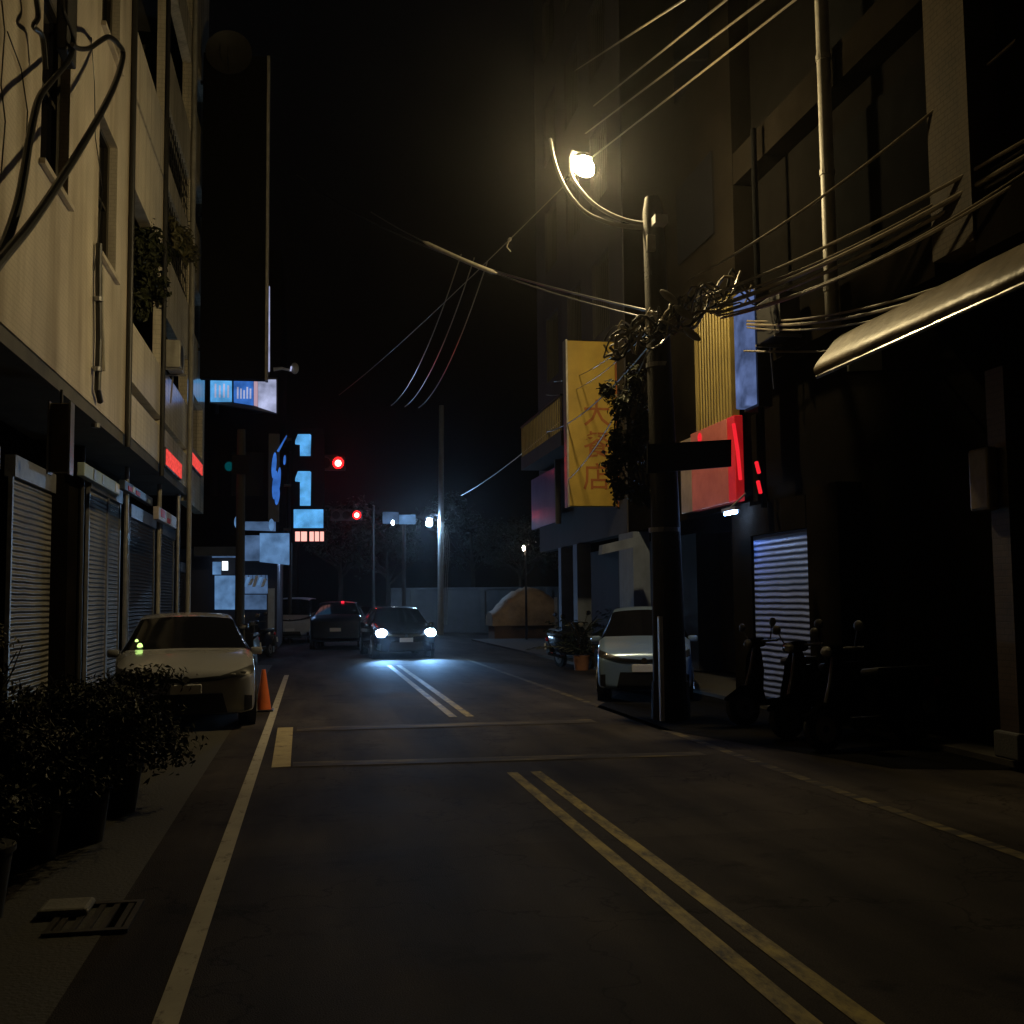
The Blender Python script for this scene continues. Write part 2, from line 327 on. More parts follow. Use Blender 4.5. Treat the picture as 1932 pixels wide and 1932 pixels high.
class MB:
    def __init__(s): s.b = bmesh.new()
    def _x(s, verts, mat):
        if mat is not None: bmesh.ops.transform(s.b, matrix=mat, verts=verts)
    def box(s, lo, hi, mat=None, bev=0, seg=2):
        lo = Vector(lo); hi = Vector(hi)
        r = bmesh.ops.create_cube(s.b, size=1)
        vs = r['verts']
        c = (lo+hi)/2; d = hi-lo
        for v in vs: v.co = Vector((v.co.x*d.x+c.x, v.co.y*d.y+c.y, v.co.z*d.z+c.z))
        if bev:
            es = list({e for v in vs for e in v.link_edges})
            r = bmesh.ops.bevel(s.b, geom=es, offset=bev, segments=seg, affect='EDGES', profile=.5)
            vs = list({v for f in r['faces'] for v in f.verts} | {v for v in vs if v.is_valid})
        s._x(vs, mat); return s
    def cyl(s, p0, p1, r0, r1=None, n=14, caps=True):
        p0 = Vector(p0); p1 = Vector(p1); r1 = r0 if r1 is None else r1
        d = p1-p0
        q = d.to_track_quat('Z', 'Y').to_matrix().to_4x4()
        bmesh.ops.create_cone(s.b, cap_ends=caps, segments=n, radius1=r0, radius2=r1, depth=d.length, matrix=Matrix.Translation((p0+p1)/2) @ q)
        return s
    def tube(s, pts, r, n=8, r1=None):
        pts = [Vector(p) for p in pts]
        rings = []; k = len(pts)
        t0 = (pts[1]-pts[0]).normalized()
        a = t0.orthogonal().normalized()
        for i, p in enumerate(pts):
            t = (pts[min(i+1, k-1)]-pts[max(i-1, 0)]).normalized()
            a = (a - t*a.dot(t)).normalized(); bb = t.cross(a)
            rr = r if r1 is None else r+(r1-r)*i/(k-1)
            rings.append([s.b.verts.new(p+(a*math.cos(2*PI*j/n)+bb*math.sin(2*PI*j/n))*rr) for j in range(n)])
        for i in range(k-1):
            for j in range(n):
                s.b.faces.new((rings[i][j], rings[i][(j+1) % n], rings[i+1][(j+1) % n], rings[i+1][j]))
        s.b.faces.new(rings[0][::-1]); s.b.faces.new(rings[-1])
        return s
    def sph(s, c, r, mat=None, u=14, v=9, sc=(1, 1, 1)):
        g = bmesh.ops.create_uvsphere(s.b, u_segments=u, v_segments=v, radius=r)
        mm = Matrix.Translation(c) @ (mat if mat is not None else Matrix()) @ Matrix.Diagonal((*sc, 1))
        bmesh.ops.transform(s.b, matrix=mm, verts=g['verts']); return s
    def quad(s, *pts):
        s.b.faces.new([s.b.verts.new(p) for p in pts]); return s
    def prism(s, pts, d):
        """outline (3-D points in one plane) given the thickness vector d"""
        d = Vector(d)
        a = [s.b.verts.new(Vector(p)) for p in pts]; b = [s.b.verts.new(Vector(p)+d) for p in pts]
        n = len(a)
        s.b.faces.new(a[::-1]); s.b.faces.new(b)
        for i in range(n): s.b.faces.new((a[i], a[(i+1) % n], b[(i+1) % n], b[i]))
        return s
    def loft(s, rings, cap=True):
        rr = [[s.b.verts.new(p) for p in r] for r in rings]
        n = len(rr[0])
        for i in range(len(rr)-1):
            for j in range(n):
                s.b.faces.new((rr[i][j], rr[i][(j+1) % n], rr[i+1][(j+1) % n], rr[i+1][j]))
        if cap: s.b.faces.new(rr[0][::-1]); s.b.faces.new(rr[-1])
        return s
    def leaf(s, c, size, nrm, rot, asp=2.2):
        q = nrm.to_track_quat('Z', 'Y').to_matrix() @ Matrix.Rotation(rot, 3, 'Z')
        L = size; W = size/asp
        pts = [(-L/2, 0, 0), (-L*.1, W/2, .08*L), (L/2, 0, -.1*L), (-L*.1, -W/2, .08*L)]
        vs = [s.b.verts.new(c + q @ Vector(p)) for p in pts]
        s.b.faces.new(vs[:3]); s.b.faces.new((vs[0], vs[2], vs[3]))
    def clump(s, c, rad, n, size, rnd, shell=.35):
        c = Vector(c)
        for _ in range(n):
            d = Vector((rnd.gauss(0, 1), rnd.gauss(0, 1), rnd.gauss(0, 1))).normalized()
            k = rnd.uniform(shell, 1)*(.8+.35*math.sin(d.x*5+d.z*4)*math.cos(d.y*6))
            p = c + Vector((d.x*rad[0], d.y*rad[1], d.z*rad[2]))*k
            nn = (d + Vector((rnd.uniform(-.8, .8), rnd.uniform(-.8, .8), rnd.uniform(-.3, 1)))).normalized()
            s.leaf(p, size*rnd.uniform(.6, 1.4), nn, rnd.uniform(0, 6.28))
        return s
    def build(s, name, mat, parent=None, world=True, smooth=False, recalc=True):
        if recalc: bmesh.ops.recalc_face_normals(s.b, faces=s.b.faces)
        me = bpy.data.meshes.new(name); s.b.to_mesh(me); s.b.free()
        o = bpy.data.objects.new(name, me); col.objects.link(o)
        mats = mat if isinstance(mat, (list, tuple)) else [mat]
        for x in mats: me.materials.append(x)
        if parent is not None:
            o.parent = parent
            if world:
                me.transform(Matrix.Translation(-wl(parent)))
        if smooth:
            for p in me.polygons: p.use_smooth = True
            me.set_sharp_from_angle(angle=R(40))
        return o

def tag(o, label, cat, group=None):
    o['label'] = label; o['category'] = cat
    if group: o['group'] = group
    return o
def struct(o): o['kind'] = 'structure'; return o
def thing(name, label, cat, loc=(0, 0, 0), rz=0, group=None):
    o = bpy.data.objects.new(name, None); col.objects.link(o)
    o.location = loc; o.rotation_euler = (0, 0, rz); o.empty_display_size = .2
    return tag(o, label, cat, group)
def rebase(o):
    """put a one-mesh thing's origin at its foot"""
    vs = [v.co for v in o.data.vertices]
    n = len(vs)
    c = Vector((sum(v.x for v in vs)/n, sum(v.y for v in vs)/n, min(v.z for v in vs)))
    o.data.transform(Matrix.Translation(-c)); o.location = c
    return o
def lamp(name, kind, loc, energy, color, parent=None, rot=None, **kw):
    d = bpy.data.lights.new(name, kind); d.energy = energy; d.color = color
    for k, v in kw.items(): setattr(d, k, v)
    o = bpy.data.objects.new(name, d); col.objects.link(o)
    if parent is not None: o.parent = parent
    o.location = loc
    if rot is not None: o.rotation_euler = rot
    return o
def text(body, size, mat, parent, loc, rot, name='lettering', ext=.004, sx=1.0, bold=0.0):
    cu = bpy.data.curves.new(name, 'FONT'); cu.body = body; cu.size = size; cu.extrude = ext; cu.offset = bold
    cu.align_x = 'CENTER'; cu.align_y = 'CENTER'; cu.resolution_u = 2
    t = bpy.data.objects.new('tmp', cu); col.objects.link(t)
    dg = bpy.context.evaluated_depsgraph_get()
    me = bpy.data.meshes.new_from_object(t.evaluated_get(dg))
    bpy.data.objects.remove(t); bpy.data.curves.remove(cu)
    me.name = name
    me.transform(Matrix.Translation(Vector(loc)-wl(parent)) @ Euler(rot).to_matrix().to_4x4() @ Matrix.Diagonal((sx, 1, 1, 1)))
    me.materials.clear(); me.materials.append(mat)
    o = bpy.data.objects.new(name, me); col.objects.link(o); o.parent = parent
    return o
def sag(a, b, s, n=18):
    a = Vector(a); b = Vector(b)
    return [a.lerp(b, i/n) - Vector((0, 0, 4*s*(i/n)*(1-i/n))) for i in range(n+1)]
def wall_holes(mb, X, t, y0, y1, z0, z1, holes):
    """a wall along Y at X (thickness t, towards +t), with real openings"""
    ys = sorted({y0, y1} | {h[0] for h in holes} | {h[1] for h in holes})
    zs = sorted({z0, z1} | {h[2] for h in holes} | {h[3] for h in holes})
    ys = [y for y in ys if y0 <= y <= y1]; zs = [z for z in zs if z0 <= z <= z1]
    xa, xb = min(X, X+t), max(X, X+t)
    for i in range(len(ys)-1):
        run = None
        for k in range(len(zs)-1):
            cy, cz = (ys[i]+ys[i+1])/2, (zs[k]+zs[k+1])/2
            inside = any(h[0] < cy < h[1] and h[2] < cz < h[3] for h in holes)
            if not inside:
                if run is None: run = zs[k]
            if (inside or k == len(zs)-2) and run is not None:
                mb.box((xa, ys[i], run), (xb, ys[i+1], zs[k] if inside else zs[k+1])); run = None
    bmesh.ops.remove_doubles(mb.b, verts=mb.b.verts, dist=1e-4)
    return mb

XF, XS, XR = -3.05, -4.05, 6.5      # left upper facade, left shutters, right facade

# ------------------------------------------------------------------ ground and road
struct(MB().quad((-300, -120, -.02), (300, -120, -.02), (300, 500, -.02), (-300, 500, -.02)).build('ground', m['ground']))
g = MB()
g.quad((-2.95, -12, 0), (5.35, -12, 0), (5.35, 46, 0), (-2.95, 46, 0))
g.quad((-40, 46, 0), (45, 46, 0), (45, 57, 0), (-40, 57, 0))
struct(g.build('road', m['asphalt']))
LX = -.545
struct(MB().box((LX-.05, -3, .001), (LX+.05, 25.6, .004)).build('road_line', m['white_paint']))
def ydl(x0, y0, x1, y1, w=.1):
    d = Vector((x1-x0, y1-y0, 0)).normalized(); n = Vector((d.y, -d.x, 0))*w/2
    z = Vector((0, 0, .004))
    a = Vector((x0, y0, 0)); b = Vector((x1, y1, 0))
    return [a-n+z, a+n+z, b+n+z, b-n+z]
g = MB()
gl = [P(973, 1455, Z=0), P(1020, 1455, Z=0), P(1560, 1932, Z=0)]
XA = P(1240, 1690, Z=0).x; XB = XA+.225
yA = P(963, 1458, Z=0).y
for x in (XA, XB): g.quad(*ydl(x, -2, x, yA))
q0, q1 = P(855, 1353, Z=0), P(748, 1262, Z=0)
q2, q3 = P(880, 1352, Z=0), P(762, 1260, Z=0)
for x in (q0.x, q0.x+.24): g.quad(*ydl(x, q0.y, x, q1.y+1.5, .11))
struct(g.build('road_centre_line', m['yellow_paint']))
e0, e1 = P(1440, 1448, Z=0), P(1250, 1372, Z=0)
xe = (e0.x+e1.x)/2
g = MB()
g.quad(*ydl(xe+.05, -2, xe-.05, 31, .11))
struct(g.build('road_edge_line', m['old_yellow']))
# the worn crossing: one fresh block and two tired bands
a0, a1, a2, a3 = P(512, 1448, Z=.004), P(548, 1446, Z=.004), P(553, 1372, Z=.004), P(524, 1373, Z=.004)
struct(MB().quad(a0, a1, a2, a3).build('crossing_block', m['cream_block']))
yb, yt = (a0.y+a1.y)/2, (a2.y+a3.y)/2
g = MB()
g.quad((a1.x+.02, yb, .004), (4.0, yb-.25, .004), (4.0, yb+.02, .004), (a1.x+.02, yb+.32, .004))
g.quad((a1.x+.02, yt-.45, .004), (3.7, yt-.5, .004), (3.7, yt-.1, .004), (a1.x+.02, yt, .004))
struct(g.build('crossing_bands', m['crossing_paint']))
# pavements either side with kerbs
struct(MB().box((-9, -12, -.01), (-2.97, 45.5, .10)).build('pavement', m['paver']))
struct(MB().box((-2.97, -12, -.01), (-2.85, 45.5, .115), bev=.015).build('kerb', m['kerb']))
struct(MB().box((6.46, -12, -.01), (16, 45.5, .06)).build('pavement', m['paver']))
struct(MB().quad((5.35, -12, -.002), (6.46, -12, -.002), (6.46, 46, -.002), (5.35, 46, -.002)).build('road_shoulder', m['asphalt']))
struct(MB().quad((4.22, 13.4, .004), (5.35, 9.8, .004), (5.35, 19, .004), (4.22, 16.4, .004)).build('ground_shade_patch', m['painted_shade']))  # dark sheets drawn in the outline of the ground shade
struct(MB().quad((5.351, 9.8, .004), (6.455, 9.4, .004), (6.455, 20, .004), (5.351, 19, .004)).build('ground_shade_patch', m['painted_shade']))
struct(MB().quad((-1.62, -4, .003), (-1.0, -4, .003), (-1.0, 30, .003), (-1.62, 30, .003)).build('gutter', m['paver']))
gt = P(180, 1735, Z=0)
dr = thing('drain_grate', 'small slotted iron drain grate in the dark gutter', 'drain', (gt.x, gt.y, 0))
mb = MB()
mb.box((-.17, -.28, .002), (.17, -.235, .02)).box((-.17, .235, .002), (.17, .28, .02)).box((-.2, -.28, .002), (-.1705, .28, .02)).box((.1705, -.28, .002), (.2, .28, .02))
bmesh.ops.remove_doubles(mb.b, verts=mb.b.verts, dist=.001)
mb.build('frame', m['grate'], dr, world=False)
for k in range(5): MB().box((-.16+k*.072, -.235, .003), (-.13+k*.072, .235, .016)).build('bar', m['grate'], dr, world=False)
MB().box((-.165, -.24, -.01), (.165, .24, .0015)).build('pit', m['recess'], dr, world=False)
sl = P(128, 1722, Z=0)
tag(rebase(MB().box((sl.x-.13, sl.y-.13, .004), (sl.x+.12, sl.y+.12, .05), bev=.02).build('paving_slab', m['kerb'])), 'loose pale slab lying beside the drain grate', 'slab')

# ------------------------------------------------------------------ left side: house A (smooth tiled wall, two windows)
XW = XF
yA0, yA1 = 5.0, P(247, 500, X=XW).y
A = thing('tiled_house', 'pale stained house wall with two narrow windows above roller shutters', 'house', (XW-4, 10, 0))
zs = P(240, 823, X=XW).z           # soffit level
w1 = (P(77, 250, X=XW).y, P(131, 250, X=XW).y, P(100, 340, X=XW).z, 9.0)
w2 = (P(186, 350, X=XW).y, P(221, 350, X=XW).y, P(203, 503, X=XW).z, P(200, 228, X=XW).z)
w3 = (7.6, 9.3, w1[2], 9.0)
hl = [w1, w2, w3] + [(h[0], h[1], h[2]+3.4, h[3]+3.4) for h in (w1, w2, w3)] + [(h[0], h[1], h[2]+6.8, h[3]+6.8) for h in (w1, w2, w3)]
wall_holes(MB(), XW, -.25, yA0, yA1, zs, 18.5, hl).build('wall', m['tile_wall'], A)
MB().box((XW-6, yA0, zs+.02), (XW-.7, yA1-.02, 18.4)).build('core', m['recess'], A)
MB().box((XS-1.2, yA0, zs-.18), (XW-.02, yA1-.02, zs-.002)).build('soffit', m['soffit'], A)
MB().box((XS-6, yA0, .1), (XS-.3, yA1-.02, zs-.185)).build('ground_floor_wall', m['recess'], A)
for h in hl:
    w = MB()
    xg = XW-.17
    w.box((xg-.03, h[0], h[2]), (xg+.05, h[0]+.07, h[3])).box((xg-.03, h[1]-.16, h[2]), (xg+.05, h[1], h[3]))
    w.box((xg-.03, h[0]+.07, h[2]), (xg+.05, h[1]-.16, h[2]+.07)).box((xg-.03, h[0]+.07, h[3]-.07), (xg+.05, h[1]-.16, h[3]))
    w.box((xg-.02, h[0]+.07, (h[2]+h[3])/2-.03), (xg+.03, h[1]-.16, (h[2]+h[3])/2+.03))
    f = w.build('window', m['win_frame'], A)
    MB().box((xg-.026, h[0]+.06, h[2]+.06), (xg-.008, h[1]-.15, h[3]-.06)).build('pane', m['glass'], f)
    MB().box((xg-.10, h[0]+.05, h[2]+.02), (xg-.08, h[0]+.05+(h[1]-h[0])*.55, h[3]-.02)).build('curtain', m['curtain'], f)
    MB().box((XW+.002, h[0]-.06, h[2]-.07), (XW+.07, h[1]+.06, h[2]-.003)).build('sill', m['tile_wall'], f)
# roller shutters of house A
def shutter(parent, y0, y1, z1, mat, X=XS, name='shutter', z0=.1, side=1):
    s = MB().box((X-.04, y0, z0), (X, y1, z1)).build(name, m[mat], parent)
    b = MB()
    b.box((X-.03, y0-.07, z0), (X+.03*side, y0-.002, z1+.02)).box((X-.03, y1+.002, z0), (X+.03*side, y1+.07, z1+.02))
    b.box((X-.08, y0-.07, z1+.022), (X+.06*side, y1+.07, z1+.32))
    b.build('shutter_guide', m['galv'], s)
    return s
sA0, sA1 = P(20, 1000, X=XS).y, P(122, 1000, X=XS).y
zS = P(70, 922, X=XS).z
shutter(A, sA0, sA1, zS, 'shutter')
shutter(A, 9.0, sA0-.9, zS, 'shutter_brown')
c0, c1 = P(128, 1000, X=XS+.25).y, P(147, 1000, X=XS+.25).y
MB().box((XS-.28, c0, .1), (XS+.25, c1, zs-.2)).build('pillar', m['dark_wall'], A)
# hanging unlit box under the soffit
hb0, hb1 = P(95, 760, Y=14.2), P(128, 890, Y=14.2)
hb = thing('hanging_sign_box', 'unlit dusty sign box hung under the overhang beside the nearest shutter', 'sign', (hb0.x, 14.2, hb1.z))
MB().box((hb0.x, 14.2, hb1.z), (hb1.x, 14.38, hb0.z), bev=.012).build('face', m['awning'], hb)
MB().box((hb0.x-.025, 14.17, hb1.z-.03), (hb0.x-.002, 14.4, hb0.z+.02)).box((hb1.x+.002, 14.17, hb1.z-.03), (hb1.x+.025, 14.4, hb0.z+.02)).build('frame', m['steel'], hb)
MB().cyl(((hb0.x+hb1.x)/2, 14.29, hb0.z), ((hb0.x+hb1.x)/2, 14.29, zs-.17), .018).build('hanger', m['dark_steel'], hb)
# drainpipe on house A
dp = [P(186, 525, X=XW+.07), P(187, 640, X=XW+.07), P(184, 735, X=XW+.07), P(189, 757, X=XW+.06)]
pipe = thing('drainpipe', 'dark drainpipe running down the pale wall below the second window', 'pipe', (dp[0].x, dp[0].y, dp[-1].z))
MB().tube([dp[0]+Vector((0, 0, .5))]+dp, .045, 10).build('pipe', m['dark_steel'], pipe)
pb = MB()
for z in (dp[0].z-.3, dp[0].z-1.3, dp[0].z-2.1): pb.cyl((dp[0].x, dp[0].y, z-.03), (dp[0].x, dp[0].y, z+.03), .06)
pb.build('bracket', m['galv'], pipe)
tag(rebase(MB().tube([P(192, 505, X=XW+.04), P(193, 600, X=XW+.04), P(196, 700, X=XW+.03)], .022, 8).build('conduit', m['pvc'])), 'thin pale conduit beside the dark drainpipe', 'pipe')
# stray wall wires
WW = [
 ([(3, 0), (9, 60), (2, 160), (10, 230), (2, 330)], 'thin wire wandering down the far left of the pale wall'),
 ([(14, 60), (40, 130), (52, 210), (48, 300), (40, 340)], 'thin black wire sagging left of the first window'),
 ([(186, 300), (193, 360), (186, 440), (178, 510)], 'hair-thin wire hanging beside the second window'),
 ([(172, 70), (178, 150), (180, 260), (190, 330)], 'thin wire tacked to the wall above the second window'),
]
for pts, lb in WW:
    ps = [P(u, v, X=XW+.03) for u, v in pts]
    tag(rebase(MB().tube(ps, .008, 6).build('wall_wire', m['rubber'])), lb, 'wire', 'thin wires on the pale wall')
# the fat black cables looping in front of the wall
def spl(pts, n=10):
    out = []
    p = [Vector(q) for q in pts]; p = [p[0]*2-p[1]]+p+[p[-1]*2-p[-2]]
    for i in range(1, len(p)-2):
        for k in range(n):
            t = k/n
            out.append(.5*((2*p[i])+(p[i+1]-p[i-1])*t+(2*p[i-1]-5*p[i]+4*p[i+1]-p[i+2])*t*t+(3*p[i]-p[i-1]-3*p[i+1]+p[i+2])*t**3))
    return out+[p[-2]]
loop1 = [(-60, 585), (-5, 500), (60, 420), (128, 318), (182, 228), (216, 160), (232, 105), (222, 82), (205, 70), (188, 78), (170, 90), (150, 92), (136, 84)]
ps = [P(u, v, X=-2.45-.35*(i/12)) for i, (u, v) in enumerate(loop1)]
tag(rebase(MB().tube(spl(ps), .048, 10, r1=.028).build('looped_cable', m['rubber'])), 'thick black cable hooking over in a loop before the first window', 'cable')
loop2 = [(-60, 560), (0, 478), (30, 400), (45, 330), (58, 250), (74, 185), (100, 150), (132, 110), (138, 70), (120, 20), (118, -20)]
ps = [P(u, v, X=-2.6-.3*(i/10)) for i, (u, v) in enumerate(loop2)]
tag(rebase(MB().tube(spl(ps), .05, 10, r1=.02).build('looped_cable', m['rubber'])), 'thick black cable climbing steeply left of the first window to the top', 'cable')
ps = [P(u, v, X=-2.9) for u, v in [(66, -20), (72, 30), (64, 50), (80, 70), (86, 130)]]
tag(rebase(MB().tube(spl(ps), .03, 8).build('looped_cable', m['rubber'])), 'short black cable dangling at the top left over the first window', 'cable')
vb = P(122, 25, X=-2.95); vb2 = P(131, 80, X=-2.95)
tag(rebase(MB().box((-2.99, vb.y-.25, vb2.z-.35), (-2.86, vb.y+.28, vb.z+.6), bev=.02).build('junction_box', m['dark_steel'])), 'black junction box where the looped cables meet the wall', 'junction box')

# ------------------------------------------------------------------ left side: house B and C (bands of balcony)
def banded(name, label, y0, y1, solid, zt, mat, soffit_z):
    o = thing(name, label, 'house', (XW-4, (y0+y1)/2, 0))
    w = MB()
    wall_holes(w, XW, -.22, y0, y1, solid[0][0], solid[-1][1], [(y0+.1, y1-.1, solid[i][1], solid[i+1][0]) for i in range(len(solid)-1)])
    w.build('wall', mat, o)
    for i in range(len(solid)-1):
        if solid[i+1][0]-solid[i][1] > .4:
            MB().box((XW-1.6, y0, solid[i][1]-.12), (XW-.225, y1, solid[i][1]-.02)).build('balcony_floor', m['soffit'], o)
    MB().box((XW-6, y0, soffit_z), (XW-1.62, y1, zt)).build('core', m['recess'], o)
    MB().box((XS-1.2, y0, soffit_z-.18), (XW-.02, y1, soffit_z-.003)).build('soffit', m['soffit'], o)
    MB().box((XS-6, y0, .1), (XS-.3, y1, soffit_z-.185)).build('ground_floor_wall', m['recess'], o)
    return o
yB0, yB1 = yA1+.06, P(311, 600, X=XW).y
zsB = P(275, 850, X=XW).z
zB = lambda v: P(280, v, X=XW).z
B = banded('balcony_house', 'house with ferns spilling over its first balcony, between drainpipe wall and narrow house', yB0, yB1-.05,
   [(zsB, zB(780)), (zB(768)+.1, zB(655)), (zB(415), zB(258)), (zB(247), zB(125)), (zB(-250), 17.5)], 17.5, m['cream_tile'], zsB)
yC0, yC1 = yB1, P(357, 600, X=XW).y
zC = lambda v: P(335, v, X=XW).z
C_ = banded('balcony_house', 'narrow house with small barred balconies and red light gleaming on its tiles', yC0, yC1-.05,
   [(zsB, zC(838)), (zC(826), zC(735)), (zC(640), zC(525)), (zC(405), zC(360)), (zC(255), zC(150)), (zC(0), zC(-80)), (zC(-220), 19)], 19, m['gloss_tile'], zsB)
# party-wall gaps and pilaster pipes
for (u, lb) in ((247, 'dark downpipe in the seam between the pale wall and the fern balcony'), (311, 'dark downpipe between the fern balcony and the narrow house')):
    p = P(u, 500, X=XW+.05)
    tag(rebase(MB().cyl((XW+.05, p.y-.02, 4.2), (XW+.05, p.y-.02, 17), .05).build('downpipe', m['dark_steel'])), lb, 'pipe', 'dark downpipes in the seams of the left houses')
# bars on house C's balcony
for k, (z0, z1) in enumerate(((zC(525), zC(405)), (zC(360), zC(255)))):
    gmb = MB()
    for j in range(14):
        y = yC0+.1+j*(yC1-yC0-.25)/13
        gmb.box((XW-.06, y, z0+.004), (XW-.04, y+.02, z1-.004))
    for j in range(4):
        z = z0+(z1-z0)*(.15+.24*j)
        gmb.box((XW-.09, yC0+.06, z), (XW-.062, yC1-.08, z+.03))
    gmb.build('railing', m['dark_steel'], C_)
# house D: slim pier at the end, glazed
yD0, yD1 = yC1+.04, P(388, 600, X=XW).y
D = thing('corner_house', 'last slim tiled house front beside the big black sign', 'house', (XW-4, (yD0+yD1)/2, 0))
wall_holes(MB(), XW, -.25, yD0, yD1, zsB-.3, 19.5, [(yD0+1.2, yD1-.5, zsB+1.2+3*k, zsB+2.6+3*k) for k in range(4)]).build('wall', m['gloss_tile'], D)
MB().box((XW-6, yD0, zsB), (XW-.4, yD1, 19.4)).build('core', m['recess'], D)
MB().box((XS-6, yD0, .1), (XS-.3, yD1, zsB-.31)).build('ground_floor_wall', m['recess'], D)
for k in range(4):
    MB().box((XW-.2, yD0+1.2, zsB+1.2+3*k), (XW-.15, yD1-.5, zsB+2.6+3*k)).build('window', m['glass'], D)
pp = P(362, 500, X=XW+.06)
tag(rebase(MB().cyl((XW+.07, pp.y, .1), (XW+.07, pp.y, 18), .06).build('downpipe', m['pvc'])), 'pale full-height downpipe just left of the big black sign', 'pipe')
# posts and fronts on the ground floor of B, C, D
def post(u, X, lb, r=.05, mat='pvc', z1=None, group=None):
    p = P(u, 1000, X=X)
    o = MB().cyl((X, p.y, .1), (X, p.y, (z1 or zsB-.19)), r, n=10).build('shop_post', m[mat])
    return tag(rebase(o), lb, 'post', group)
post(153, -3.75, 'dark slim post with a rusty streak between first and second shutter', .045, 'dark_steel')
post(238, -3.55, 'steel post left of the brown shutter', .045, 'steel')
post(300, -3.35, 'pale post behind the white car roof under the pink sign', .05, 'pvc')
post(336, -3.2, 'grey post under the end of the overhang', .05, 'galv')
sB0, sB1 = P(166, 1000, X=XS).y, P(224, 1000, X=XS).y
zB_ = P(190, 935, X=XS).z
shutter(B, sB0, (sB0+sB1)/2+.2, zB_, 'shutter_grey')
shutter(B, (sB0+sB1)/2+.36, sB1, zB_, 'shutter')
sC0, sC1 = P(243, 1000, X=XS).y, P(290, 1000, X=XS).y
shutter(C_, sC0, sC1, P(260, 985, X=XS).z, 'shutter_brown')
sD0, sD1 = P(303, 1000, X=XS).y, P(327, 1000, X=XS).y
shutter(C_, sD0, sD1, P(315, 1015, X=XS).z, 'shutter_brown')
shutter(D, P(338, 1000, X=XS).y, P(352, 1000, X=XS).y, 2.6, 'shutter_brown')
# shop boards above the shutters
def board(name, label, X, u0, u1, v0, v1, mat, marks=()):
    p0, p1 = P(u0, v0, X=X), P(u1, v1, X=X)
    t = thing(name, label, 'shop sign', (X, (p0.y+p1.y)/2, p1.z))
    MB().box((X-.12, p0.y, p1.z), (X, p1.y, p0.z), bev=.015).build('panel', m[mat], t)
    for (a, b, c, d, mm) in marks:
        w = p1.y-p0.y; h = p0.z-p1.z
        MB().box((X-.01, p0.y+a*w, p1.z+c*h), (X+.012, p0.y+b*w, p1.z+d*h), bev=.004).build('mark', m[mm], t)
    return t
board('shop_sign', 'pale green sign board over the grey shutter', -3.55, 160, 226, 872, 935, 'sign_grey', [(.22, .28, .1, .9, 'steel'), (.45, .5, .15, .85, 'steel'), (.86, .97, .1, .85, 'plate')])
board('shop_sign', 'navy sign board with red strokes over the brown shutter', -3.45, 236, 288, 905, 955, 'sign_navy', [(.1, .22, .1, .6, 'sign_red'), (.36, .5, .15, .62, 'sign_red'), (.25, .31, .2, .8, 'plate'), (.8, .9, .1, .5, 'sign_grey')])
board('shop_sign', 'small white sign with pink marks at the end of the overhang', -3.15, 300, 333, 955, 998, 'sign_white', [(.1, .3, .3, .9, 'sign_red'), (.45, .6, .1, .5, 'sign_red')])
for k, (u0, u1, v0, v1, lb) in enumerate(((314, 344, 858, 893, 'broader glowing red patch standing for a reflection on the tiles of the narrow barred house'), (362, 383, 862, 889, 'smaller glowing red patch standing for a reflection beside the pale downpipe'))):  # glowing panels added where the red signal reflects off the tiles
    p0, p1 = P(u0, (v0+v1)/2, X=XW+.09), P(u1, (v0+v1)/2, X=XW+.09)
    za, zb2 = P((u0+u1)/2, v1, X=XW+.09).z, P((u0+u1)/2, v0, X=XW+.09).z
    t = thing('red_reflection_panel', lb, 'sign', (XW+.05, (p0.y+p1.y)/2, za), 0, 'painted red reflections on the left houses')
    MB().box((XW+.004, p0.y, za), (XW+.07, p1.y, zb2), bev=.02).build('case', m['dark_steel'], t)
    MB().box((XW+.0705, p0.y+.06, za+.04), (XW+.09, p1.y-.06, zb2-.04)).build('reflection_face', m['reflection_patch'], t)
# plants on the balcony of house B
rnd = random.Random(3)
bp_ = P(290, 500, X=XW-.2)
pl = thing('balcony_plant', 'ferns spilling over the balcony of the middle left house', 'plant', (XW-.2, bp_.y, bp_.z))
mb = MB()
for (u, v, r_, n) in ((262, 470, .5, 260), (285, 455, .55, 320), (305, 480, .5, 280), (275, 520, .6, 330), (300, 545, .5, 240), (330, 455, .45, 220), (262, 575, .45, 200)):
    c = P(u, v, X=XW-.05)
    mb.clump(c, (r_*.5, r_*1.05, r_*.8), int(n*1.3), .17, rnd, shell=.1)
mb.build('foliage', m['leaf'], pl, recalc=False)
mb = MB()
for (u, v) in ((330, 440), (345, 465), (352, 455), (360, 480)):
    c = P(u, v, X=XW+.05); mb.clump(c, (.2, .8, .4), 170, .16, rnd)
mb.build('fronds', m['leaf_dry'], pl, recalc=False)
st = MB()
for k in range(7):
    c = P(262+k*12, 500, X=XW-.2); st.tube([c+Vector((0, 0, -.9)), c+Vector((.05, .1, -.3)), c+Vector((.1, rnd.uniform(-.3, .3), .3))], .014, 5)
st.build('stem', m['bark'], pl)

